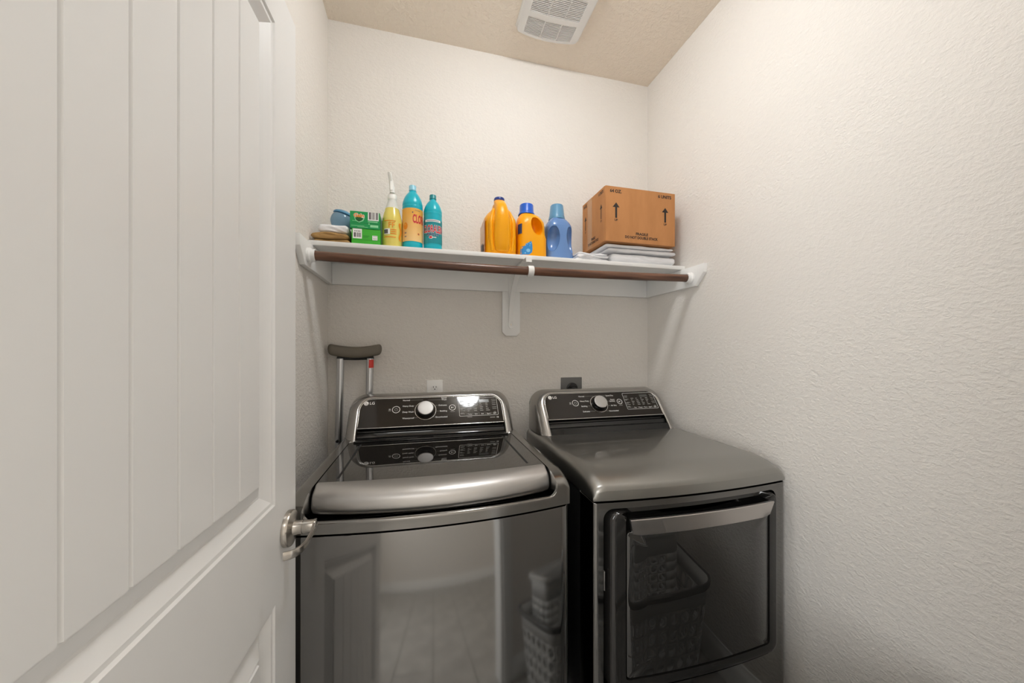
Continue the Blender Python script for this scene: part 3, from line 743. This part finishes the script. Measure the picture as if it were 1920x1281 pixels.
# blue tub
tubc = (-.319, 1.525, SZ+.1195); R_ = .0425
tb = empty('round_tub', (tubc[0], tubc[1], SZ+.077), 'translucent blue round tub with a lid on the white folded cloth', 'tub')
ta = math.radians(14)
def tub_t(p):
    p = Vector(p)-Vector(tubc); x = p.x*math.cos(ta)+p.z*math.sin(ta); z = -p.x*math.sin(ta)+p.z*math.cos(ta); return (tubc[0]+x, tubc[1]+p.y, tubc[2]+z)
pr = [(.012, -.0418), (.024, -.0368)]+[(R_*math.cos(a), R_*math.sin(a)) for a in [math.radians(-52+d*9) for d in range(11)]]
pr = [(r, tubc[2]+z) for r, z in pr if z < .0245]
part('bowl', lathe(pr, tubc[0], tubc[1], 40).map(tub_t), mtub, tb)
part('tub_lid', lathe([(.0365, tubc[2]+.0245), (.0385, tubc[2]+.0255), (.0385, tubc[2]+.0295), (.034, tubc[2]+.034), (.026, tubc[2]+.0385), (.014, tubc[2]+.0415), (.002, tubc[2]+.0422)], tubc[0], tubc[1], 40).map(tub_t), mtublid, tb)
# two green cartons
def carton(x0, x1, y0, y1, z0, z1, m, label):
    c = empty('carton', ((x0+x1)/2, (y0+y1)/2, z0), label, 'box', 'green cartons stacked on the shelf')
    part('box_body', box(x0, x1, y0, y1, z0, z1), m, c, bevel=.0012, seg=1)
    return c, (lambda a, b, l=.0004: (x0+(x1-x0)*a, y0-l, z0+(z1-z0)*b))
c1, f1 = carton(-.2665, -.1635, 1.430, 1.555, SZ+.0003, SZ+.066, mg2, 'bright green carton on the shelf, lower of the two')
g = rect2(.045, .36, .42, .985, f1); part('print_white', g.join(rect2(.72, .90, .38, .64, f1)), mlabwhite, c1, smooth=0)
g = G(); rnd = random.Random(3)
for s, e in ((.085, .145), (.155, .165), (.18, .19), (.205, .235), (.25, .262), (.275, .305), (.315, .325)): g.join(rect2(s, e, .50, .76, lambda a, b: f1(a, b, .0007)))
for s in (.10, .16, .22, .27): g.join(rect2(s, s+.04, .82, .87, lambda a, b: f1(a, b, .0007)))
for k in range(3):
    cx = .75+.05*k; g.join(poly2([(cx, .43), (cx+.03, .43), (cx+.015, .52)], lambda a, b: f1(a, b, .0007))).join(poly2([(cx-.01, .60), (cx+.025, .56), (cx+.02, .62)], lambda a, b: f1(a, b, .0007)))
part('print_dark', g, mgrey, c1, smooth=0)
part('print_line', rect2(.0, 1, .345, .358, f1).join(rect2(.40, .62, .58, .60, f1)).join(rect2(.40, .58, .50, .515, f1)), mg3, c1, smooth=0)
c2, f2 = carton(-.2715, -.1655, 1.428, 1.555, SZ+.0665, SZ+.131, mg1, 'dark green carton stacked on the bright green one')
L7 = lambda a, b: f2(a, b, .0007); L9 = lambda a, b: f2(a, b, .0010); L3 = lambda a, b: f2(a, b, .0013)
part('print_white', rect2(.60, .965, .50, .99, f2).join(text('Gain', .118, .655, .30, f2, 'LEFT', .10, .62)), mlabwhite, c2, smooth=0)
part('print_glow', poly2([(.14, .62), (.24, .70), (.36, .70), (.49, .60), (.44, .44), (.31, .34), (.19, .43)], lambda a, b: f2(a, b, .0002)), mg4, c2, smooth=0)
part('print_leaf', poly2([(.17, .60), (.24, .66), (.34, .66), (.455, .58), (.40, .47), (.30, .38), (.21, .46)], L7).join(rect2(.03, .97, .30, .315, f2)), mg3, c2, smooth=0)
part('print_name', text('Gain', .125, .655, .30, L9, 'LEFT', .035, .62), morange, c2, smooth=0)
g = G()
for s, e in ((.64, .70), (.72, .735), (.75, .76), (.775, .80), (.815, .83), (.86, .87), (.885, .935)): g.join(rect2(s, e, .56, .985, L7))
part('print_bars', g, mgrey, c2, smooth=0)
part('print_small', rect2(.60, .93, .40, .45, f2).join(rect2(.62, .66, .26, .33, f2)).join(rect2(.68, .95, .10, .24, f2)).join(rect2(.08, .20, .42, .44, f2)).join(rect2(.04, .48, .13, .155, f2)).join(rect2(.25, .6, .075, .095, f2)), mg4, c2, smooth=0)

# bottles
def wrap(cx, cy, r, face):
    """2D -> cylinder: a metres to the right of the facing direction, b = height"""
    return lambda a, b: (cx+r*math.sin(face+a/r), cy-r*math.cos(face+a/r), b)
def sleeve(cx, cy, r, z0, z1, a0, a1, n=40): return grid(n, 2, lambda u, v: (cx+r*math.sin(a0+(a1-a0)*u), cy-r*math.cos(a0+(a1-a0)*u), z0+(z1-z0)*v))
# spray bottle
bx, by = -.1235, 1.475
sp = empty('spray_bottle', (bx, by, SZ), 'clear spray bottle of yellow cleaner with a white trigger head', 'bottle')
body = [(.034, SZ+.0005), (.0385, SZ+.004), (.0385, SZ+.012), (.0370, SZ+.016), (.0382, SZ+.022), (.0382, SZ+.098), (.0385, SZ+.112), (.0365, SZ+.128), (.031, SZ+.150), (.0240, SZ+.174), (.0190, SZ+.190), (.0160, SZ+.200), (.0150, SZ+.208)]
cut = [(.0265, SZ+.1665)]
part('filled_body', lathe(body[:9]+cut, bx, by, 40), mliq, sp, smooth=60, label='lower body full of yellow liquid')
part('bottle_neck', lathe([(.0264, SZ+.1668)]+body[9:], bx, by, 40), mshell, sp, smooth=60)
part('collar', lathe([(.0165, SZ+.204), (.0172, SZ+.207), (.0172, SZ+.221), (.0155, SZ+.225), (.012, SZ+.228)], bx, by, 28), mspray, sp)
rings = []
for (hx, hy, hz_), hw_, dep in (((bx+.001, by-.010, SZ+.228), .0095, .024), ((bx+.0, by-.010, SZ+.250), .0095, .026), ((bx-.003, by-.012, SZ+.268), .0085, .032), ((bx-.0055, by-.02, SZ+.283), .0075, .042), ((bx-.007, by-.024, SZ+.294), .0075, .052), ((bx-.008, by-.02, SZ+.300), .005, .038)):
    rings.append([(hx+hw_*math.copysign(abs(math.cos(a))**.6, math.cos(a)), hy+dep*.5*math.copysign(abs(math.sin(a))**.6, math.sin(a)), hz_) for a in [2*math.pi*k/16 for k in range(16)]])
part('trigger_head', loft(rings), mspray, sp, smooth=60)
part('trigger', loft([[(bx+.001+w_, by-.030-o, z), (bx+.001-w_, by-.030-o, z), (bx+.001-w_, by-.034-o, z), (bx+.001+w_, by-.034-o, z)] for w_, o, z in ((.004, .004, SZ+.230), (.005, .001, SZ+.246), (.005, -.002, SZ+.266))]), mspray, sp)
fc = math.atan2(0-bx, by)-.0
W1 = wrap(bx, by, .0392, fc)
part('print_orange', sleeve(bx, by, .0390, SZ+.108, SZ+.111, fc-.9, fc+.35, 20).join(sleeve(bx, by, .0390, SZ+.044, SZ+.0475, fc-.9, fc+.35, 20)).join(text('FF', -.002, SZ+.083, .031, W1, 'CENTER', .01, .9))
     .join(sleeve(bx, by, .0390, SZ+.073, SZ+.077, fc-.15, fc+.42, 10)).join(sleeve(bx, by, .0390, SZ+.065, SZ+.069, fc-.15, fc+.42, 10)).join(sleeve(bx, by, .0390, SZ+.057, SZ+.061, fc-.15, fc+.42, 10))
     .join(grid(8, 12, lambda u, v: W1(.030+.010*u-.004*math.sin(v*9), SZ+.035+.07*v))), morange, sp, smooth=0)
part('print_tag', sleeve(bx, by, .0390, SZ+.056, SZ+.078, fc-.85, fc-.22, 14), mlabwhite, sp, smooth=0)
part('print_bars', sleeve(bx, by, .0393, SZ+.059, SZ+.075, fc-.85, fc-.42, 14), mgrey, sp, smooth=0)
# two teal bleach bottles
def bleach(bx, by, r, zs, cap_m, label):
    b = empty('bleach_bottle', (bx, by, SZ), label, 'bottle', 'teal bleach bottles')
    S = lambda k: SZ+k*zs
    prof = [(r*.86, S(.0005)), (r*.98, S(.004)), (r, S(.009)), (r, S(.014)), (r*.975, S(.017)), (r, S(.020)), (r, S(.027)), (r*.975, S(.030)), (r*.985, S(.034)), (r*.985, S(.166)), (r*.975, S(.172)), (r, S(.176)), (r, S(.180)), (r*.97, S(.183)), (r, S(.187)), (r*.985, S(.194)), (r*.94, S(.203)), (r*.85, S(.214)), (r*.71, S(.226)), (r*.54, S(.236)), (r*.40, S(.2425)), (r*.335, S(.246)), (r*.325, S(.250))]
    part('bottle_body', lathe(prof, bx, by, 48), mteal, b, smooth=50)
    part('cap', lathe([(r*.36, S(.2495)), (r*.375, S(.2515)), (r*.375, S(.2545)), (r*.355, S(.256)), (r*.36, S(.269)), (r*.33, S(.271)), (r*.05, S(.2712))], bx, by, 28), cap_m, b, smooth=40)
    return b
b1x, b1y = -.0447, 1.478
b1 = bleach(b1x, b1y, .0404, 1.0, mcapblue, 'taller teal bleach bottle with a peach label')
f1a = math.atan2(-b1x, b1y)
part('label', sleeve(b1x, b1y, .0408, SZ+.036, SZ+.168, f1a-1.6, f1a+1.6, 48), mlabel, b1)
W2 = wrap(b1x, b1y, .0413, f1a)
part('label_name', text('CLORALEN', .000, SZ+.110, .046, W2, 'LEFT', .035, .40), mlabred, b1, smooth=0)
part('label_mark', disc2(.024, SZ+.066, .0048, .0048, W2).join(disc2(-.030, SZ+.096, .010, .014, W2)), mlabred if False else morange, b1, smooth=0)
part('label_small', text('POWER', .010, SZ+.157, .0065, W2, 'LEFT', .0).join(rect2(-.002, .002, SZ+.148, SZ+.152, W2)).join(rect2(.022, .026, SZ+.064, SZ+.068, lambda a, b: wrap(b1x, b1y, .0416, f1a)(a, b)))
     .join(rect2(-.034, -.031, SZ+.066, SZ+.071, W2)).join(rect2(-.029, -.026, SZ+.066, SZ+.071, W2)).join(rect2(-.034, -.031, SZ+.052, SZ+.057, W2)).join(rect2(-.029, -.026, SZ+.052, SZ+.057, W2)), mlabblue, b1, smooth=0)
b2x, b2y = .0357, 1.478
b2 = bleach(b2x, b2y, .0374, .893, mtealcap, 'shorter teal bleach bottle with a teal label')
f2a = math.atan2(-b2x, b2y)
part('label', sleeve(b2x, b2y, .0377, SZ+.034, SZ+.131, f2a-1.6, f2a+1.6, 48), mteal2, b2)
W3 = wrap(b2x, b2y, .0381, f2a); W4 = wrap(b2x, b2y, .0384, f2a); W5 = wrap(b2x, b2y, .0387, f2a)
part('label_white', rect2(-.034, .034, SZ+.121, SZ+.130, W3, 16, 1).join(text('CLORALEN', 0, SZ+.0785, .0400, W3, 'CENTER', .065, .44)).join(disc2(-.008, SZ+.058, .0085, .0065, W3)).join(rect2(.001, .014, SZ+.0565, SZ+.060, W3, 3, 1)).join(text('BLEACH', 0, SZ+.0655, .0135, W3, 'CENTER', .055, 1.0)), mlabwhite, b2, smooth=0)
part('label_name', text('CLORALEN', 0, SZ+.0785, .0400, W4, 'CENTER', .03, .44).join(disc2(-.009, SZ+.058, .0062, .0046, W4)), mlabred, b2, smooth=0)
part('label_word', text('BLEACH', 0, SZ+.0655, .0135, W5, 'CENTER', .03, 1.0).join(rect2(-.026, .026, SZ+.1245, SZ+.1265, W4, 12, 1)), mlabblue, b2, smooth=0)

# jugs
def sup(cx, cy, rx, ry, z, p=3.2, n=48):
    out = []
    for k in range(n):
        a = 2*math.pi*k/n; c, s = math.cos(a), math.sin(a)
        out.append((cx+rx*math.copysign(abs(c)**(2/p), c), cy+ry*math.copysign(abs(s)**(2/p), s), z))
    return out
def boolean(o, cutters):
    """carve hand-grip hollows into a closed body"""
    for cgeo in cutters:
        me = bpy.data.meshes.new('c'); me.from_pydata(cgeo.v, [], cgeo.f)
        bm = bmesh.new(); bm.from_mesh(me); bmesh.ops.recalc_face_normals(bm, faces=bm.faces); bm.to_mesh(me); bm.free()
        c = bpy.data.objects.new('c', me); COL.objects.link(c)
        md = o.modifiers.new('b', 'BOOLEAN'); md.operation = 'DIFFERENCE'; md.solver = 'EXACT'; md.object = c
        pw = o.parent; o_loc = Vector(o.location)
        c.location = -Vector((0, 0, 0))
        bpy.context.view_layer.update()
        dg = bpy.context.evaluated_depsgraph_get(); nm = bpy.data.meshes.new_from_object(o.evaluated_get(dg))
        o.modifiers.clear(); o.data = nm; bpy.data.objects.remove(c)
    me = o.data; me.polygons.foreach_set('use_smooth', [True]*len(me.polygons)); me.set_sharp_from_angle(angle=math.radians(38))
def ellipsoid(c, rx, ry, rz, n=24, m=14, rot=0):
    R = []
    for j in range(1, m):
        b = -math.pi/2+math.pi*j/m
        R.append([Vector((rx*math.cos(b)*math.cos(2*math.pi*k/n), ry*math.cos(b)*math.sin(2*math.pi*k/n), rz*math.sin(b))) for k in range(n)])
    Rm = Matrix.Rotation(rot, 3, 'Y')
    return loft([[Vector(c)+Rm @ p for p in r] for r in R])
# first jug: seen along its handle end
jx, jy = .3200, 1.515
j1 = empty('detergent_jug', (jx, jy, SZ), 'yellow jug with a flat dark blue cap, leftmost of the three jugs', 'jug', 'detergent jugs on the shelf')
JS = [(.000, .066, .078), (.004, .070, .082), (.012, .0712, .084), (.150, .0712, .084), (.165, .0695, .081), (.180, .064, .074), (.193, .055, .063), (.204, .045, .052), (.214, .036, .042), (.226, .029, .036), (.240, .0255, .030)]
part('jug_body', loft([sup(jx, jy, rx, ry, SZ+z+.0005, 3.4 if z < .18 else 2.6) for z, rx, ry in JS]), myellow, j1, smooth=60)
HS = [(.016, .018, .010, .0), (.022, .028, .016, .0), (.045, .034, .022, .001), (.085, .0365, .026, .002), (.120, .036, .027, .002), (.150, .0335, .028, .001), (.175, .0305, .030, .006), (.200, .0275, .034, .018), (.222, .0255, .036, .034), (.240, .0240, .028, .050), (.2515, .0232, .0232, .060)]
part('handle', loft([sup(jx-.001, jy-.082+d, rx, ry, SZ+z, 2.4, 36) for z, rx, ry, d in HS]), myellow, j1, smooth=60)
part('cap', lathe([(.0228, SZ+.2515), (.0232, SZ+.253), (.0232, SZ+.262), (.021, SZ+.266), (.004, SZ+.2675)], jx-.001, jy-.022, 30), mdblue, j1, smooth=40)
part('side_label', grid(10, 10, lambda u, v: (jx-.0720-.006*math.sin(math.pi*v)*math.sin(math.pi*u), jy-.062+.12*u, SZ+.012+.145*v)), mpeach, j1, smooth=60)
part('label_print', grid(4, 6, lambda u, v: (jx-.0760-.003*math.sin(math.pi*(.2+.4*v)), jy-.050+.04*u, SZ+.022+.035*v)), mgrey, j1, smooth=60)
for sx in (-1, 1):
    part('shoulder_rib', loft([sup(jx+sx*rx_, jy-.074+d, .009, .012, SZ+z, 2.2, 20) for z, rx_, d in ((.02, .040, .002), (.08, .0475, .0), (.14, .0475, .0), (.17, .043, .008), (.195, .035, .022), (.21, .028, .034))]), myellow, j1, smooth=60)
# second jug
kx, ky = .4625, 1.505
j2 = empty('detergent_jug', (kx, ky, SZ), 'yellow jug with a tall cobalt blue cap, middle of the three jugs', 'jug', 'detergent jugs on the shelf')
KS = [(.000, .062, .060, 0), (.004, .066, .065, 0), (.012, .0668, .066, 0), (.095, .0668, .066, 0), (.1, .0655, .065, -.001), (.112, .0640, .064, -.003), (.150, .0620, .062, -.003), (.165, .0605, .059, -.003), (.180, .0565, .054, -.004), (.192, .049, .047, -.007), (.201, .040, .039, -.011), (.207, .032, .032, -.0145), (.212, .029, .029, -.0155)]
jb = part('jug_body', loft([sup(kx+dx, ky, rx, ry, SZ+z+.0005, 3.6 if z < .17 else 2.7) for z, rx, ry, dx in KS]), myellow, j2, smooth=60, origin=(0, 0, 0))
boolean(jb, [ellipsoid((kx+.014, ky-.058, SZ+.144), .0255, .050, .042, rot=math.radians(-14))])
part('cap', lathe([(.0375, SZ+.2075), (.0375, SZ+.211), (.0345, SZ+.216), (.0335, SZ+.2185), (.0318, SZ+.221), (.0305, SZ+.252), (.0285, SZ+.2545), (.004, SZ+.2548)], kx-.0155, ky, 36), mblue, j2, smooth=40)
def k_surf(x, z):
    rx, ry = .0668, .066; t = clamp(abs((x-kx)/rx), 0, .999); return ky-ry*(1-t**3.6)**(1/3.6)
def kdec(a, b, l=.0005): return (kx+a, k_surf(kx+a, 0)-l, SZ+b)
def strip(rows, fn, n=8):
    return grid(n, len(rows)-1, lambda u, v: (lambda r: fn(r[1]+(r[2]-r[1])*u, r[0]))(rows[min(int(v*(len(rows)-1)+.5), len(rows)-1)]))
part('label_blue', strip([(.008, -.064, -.052), (.016, -.065, -.022), (.026, -.065, -.010), (.040, -.065, -.008), (.050, -.058, -.0085), (.060, -.040, -.0095), (.068, -.024, -.011), (.073, -.016, -.013)], kdec), mbub, j2, smooth=0)
g = disc2(-.027, .033, .0085, .0075, lambda a, b: kdec(a, b, .0009), 16)
for a, b, r in ((-.040, .022, .003), (-.018, .062, .0028), (-.024, .067, .002), (-.014, .067, .002), (-.020, .054, .002), (-.038, .055, .002), (-.031, .060, .002)): g.join(disc2(a, b, r, r, lambda a, b: kdec(a, b, .0009), 10))
part('label_bubbles', g, mbub2, j2, smooth=0)
part('label_side', grid(5, 6, lambda u, v: (lambda a: (kx+a, k_surf(kx+a, 0)-.0008, SZ+.107+.043*v))(-.0650+.012*u)), mlabblue, j2, smooth=0)
# blue jug
lx, ly = .5960, 1.500
j3 = empty('detergent_jug', (lx, ly, SZ), 'pearly blue jug with grip hollows and a steel blue cap, right of the three jugs', 'jug', 'detergent jugs on the shelf')
LS = [(.000, .060, .056, 0), (.004, .0655, .060, 0), (.012, .0655, .060, 0), (.035, .0625, .059, 0), (.070, .0605, .057, 0), (.110, .0595, .056, 0), (.140, .0595, .056, -.002), (.155, .0600, .056, -.003), (.164, .0585, .054, -.003), (.178, .052, .048, -.004), (.189, .043, .041, -.005), (.196, .036, .035, -.006), (.200, .033, .033, -.006)]
lb = part('jug_body', loft([sup(lx+dx, ly, rx, ry, SZ+z+.0005, 3.0) for z, rx, ry, dx in LS]), mjblue, j3, smooth=60, origin=(0, 0, 0))
boolean(lb, [ellipsoid((lx-.043, ly-.052, SZ+.098), .030, .040, .058, rot=math.radians(6)), ellipsoid((lx+.0455, ly-.052, SZ+.098), .026, .044, .060, rot=math.radians(-7))])
part('cap', lathe([(.0385, SZ+.197), (.0385, SZ+.2005), (.0365, SZ+.2075), (.0360, SZ+.212), (.0345, SZ+.214), (.0295, SZ+.262), (.027, SZ+.2648), (.004, SZ+.265)], lx-.006, ly, 36), mjcap, j3, smooth=40)

# white towels on the right
GT = 'white towels on the right of the shelf'
cloth('folded_towel', [(.646, .800, 1.412, 1.56, SZ, SZ+.012), (.652, .806, 1.405, 1.56, SZ+.0115, SZ+.023), (.655, .800, 1.410, 1.56, SZ+.0225, SZ+.033)], mtowel, 'small white folded towel beside the blue jug', GT, SZ, .006)
cloth('folded_towel', [(.812, 1.150, 1.400, 1.655, SZ, SZ+.037)], mtowel, 'thick white folded towel at the bottom of the stack', GT, SZ, .0022)
cloth('folded_towel', [(.79, 1.148, 1.396, 1.655, SZ+.040, SZ+.0535)], mtowel, 'thin white folded towel in the middle of the stack', GT, SZ+.0438, .0016)
cloth('folded_towel', [(.775, 1.130, 1.392, 1.655, SZ+.0575, SZ+.0705)], mtowel, 'thin white folded towel directly under the cardboard box', GT, SZ+.0618, .0014)

# cardboard box
CX0, CX1, CY0, CY1, CZ0, CZ1 = .763, 1.120, 1.3726, 1.592, SZ+.0802, 2.039
cb = empty('cardboard_box', ((CX0+CX1)/2, (CY0+CY1)/2, CZ0), 'brown cardboard carton with black printed arrows on the white towels', 'box')
part('front_wall', box(CX0+.0035, CX1, CY0, CY0+.003, CZ0, CZ1), mcard, cb, bevel=.001, seg=1)
part('side_wall', box(CX0, CX0+.003, CY0+.001, CY1, CZ0, CZ1-.002), mcard, cb, bevel=.001, seg=1)
part('side_wall', box(CX1-.003, CX1, CY0+.0035, CY1, CZ0, CZ1-.001), mcard, cb, bevel=.001, seg=1)
part('back_wall', box(CX0+.0035, CX1-.0035, CY1-.003, CY1, CZ0, CZ1-.001), mcard, cb, bevel=.001, seg=1)
part('bottom_flap', box(CX0+.0035, CX1-.0035, CY0+.0035, CY1-.0035, CZ0+.0002, CZ0+.003), mcard, cb, smooth=0)
for y0, y1 in ((CY0+.0035, (CY0+CY1)/2-.0005), ((CY0+CY1)/2+.0005, CY1-.0035)):
    part('top_flap', box(CX0+.0035, CX1-.0035, y0, y1, CZ1-.006, CZ1-.003), mcard, cb, smooth=0)
CW, CD, CH = CX1-CX0, CY1-CY0, CZ1-CZ0
def boxprint(fn, W):
    k = W/.357
    for q in (('64 OZ.', .149*W, CH*.888, CH*.080, k), ('6 UNITS', .845*W, CH*.888, CH*.080, k), ('FRAGILE', .515*W, CH*.150, CH*.066, k*1.05), ('DO NOT DOUBLE STACK', .510*W, CH*.080, CH*.066, k*.90)):
        tag(part('printed_words', text(q[0], q[1], q[2], q[3], fn, 'CENTER', .036, q[4]), mink, cb, smooth=0), kind='stuff')
    for fx, t0, t1, u_ in ((.153, .288, .570, .625), (.852, .288, .565, .62)):
        x = fx*W; w_ = W*.0135; hw_ = W*.047; zt, zb2 = CH*(1-t0), CH*(1-t1); zs = zt-CH*.088
        part('printed_arrow', G().add([fn(a, b) for a, b in ((x-w_, zb2), (x+w_, zb2), (x+w_, zs), (x+hw_, zs), (x, zt), (x-hw_, zs), (x-w_, zs))], [(0, 1, 2, 6), (6, 2, 3, 4), (6, 4, 5)]), mink, cb, smooth=0)
        tag(part('printed_words', text('UP', x, CH*(1-u_), CH*.052, fn, 'CENTER', .036, k), mink, cb, smooth=0), kind='stuff')
boxprint(lambda a, b: (CX0+a, CY0-.0005, CZ0+b), CW)
boxprint(lambda a, b: (CX0-.0005, CY1-a, CZ0+b), CD)
part('tape', grid(1, 1, lambda u, v: (CX0-.0003, CY0+.12+.045*u, CZ0+.004+(CH-.01)*v)), mtape, cb, smooth=0)

# ------------------------------------------------------------------ laundry baskets (below the frame; seen in the dryer glass)
def basket(cx, cy, z0, rx0, ry0, rx1, ry1, hgt, ncol, nrow, label, span=9, rimm=None):
    T = lambda p: p
    def at(s, t):
        # point on the wall: s = fraction of the way round a rounded rectangle from the middle of its far side, t = height 0..1
        rx, ry = rx0+(rx1-rx0)*t, ry0+(ry1-ry0)*t; r = .30*min(rx, ry)
        a, b, q = rx-r, ry-r, math.pi/2*r; P = 4*a+4*b+4*q; d = (s % 1)*P
        segs = [((0, ry), (1, 0), a), ((a, b), 90, q), ((rx, b), (0, -1), 2*b), ((a, -b), 0, q), ((a, -ry), (-1, 0), 2*a), ((-a, -b), -90, q), ((-rx, -b), (0, 1), 2*b), ((-a, b), 180, q), ((-a, ry), (1, 0), a)]
        for o, m, L in segs:
            if d <= L+1e-9:
                if isinstance(m, tuple): x, y = o[0]+m[0]*d, o[1]+m[1]*d
                else: an = math.radians(m)-d/r; x, y = o[0]+r*math.cos(an), o[1]+r*math.sin(an)
                break
            d -= L
        return Vector((cx+x, cy+y, z0+hgt*t))
    g = G()
    for r in range(nrow):
        for c in range(ncol):
            sq = [(-1, -1), (0, -1), (1, -1), (1, 0), (1, 1), (0, 1), (-1, 1), (-1, 0)]
            o = []; i = []
            for a, b in sq: o.append(T(at((c+.5+a*.5)/ncol, .10+.72*(r+.5+b*.5)/nrow)))
            for k in range(8): an = math.radians(-135+45*k); i.append(T(at((c+.5+.34*math.cos(an))/ncol, .10+.72*(r+.5+.36*math.sin(an))/nrow)))
            pc = at((c+.5)/ncol, .5)
            if abs(pc.x-cx) > span*rx0: g.add(o, [tuple(range(8))]); continue
            g.add(o+i, [(k, (k+1) % 8, 8+(k+1) % 8, 8+k) for k in range(8)])
    n = ncol*2
    for t0, t1 in ((0, .10), (.82, 1.0)):
        g.join(loft([[T(at(k/n, t)) for k in range(n)] for t in (t0, t1)], True, False, False))
    g.add([T(at(k/n, 0)) for k in range(n)], [tuple(range(n))])
    b = empty('laundry_basket', T(Vector((cx, cy, z0))), label, 'basket', 'laundry baskets in front of the dryer')
    w_ = part('basket_wall', g, mbasket, b, smooth=20)
    md = w_.modifiers.new('thickness', 'SOLIDIFY'); md.thickness = .003; md.offset = -1
    rim = loft([[T(at(k/n, 1)+Vector((at(k/n, 1).x-cx, at(k/n, 1).y-cy, 0)).normalized()*o+Vector((0, 0, dz))) for k in range(n)] for o, dz in ((.001, -.022), (.014, -.020), (.016, -.002), (.010, .004), (.0, .003))], True, False, False)
    part('rim', rim, rimm or mbasket, b, smooth=50)
    return b
basket(.80, .44, .0035, .240, .155, .285, .195, .430, 33, 5, 'wide white laundry basket with a dark rim on the floor, seen in the dryer glass', rimm=mrim)
basket(.79, .395, .0245, .200, .085, .215, .092, .560, 25, 11, 'tall white plastic hamper basket standing inside the wide laundry basket', span=.64)
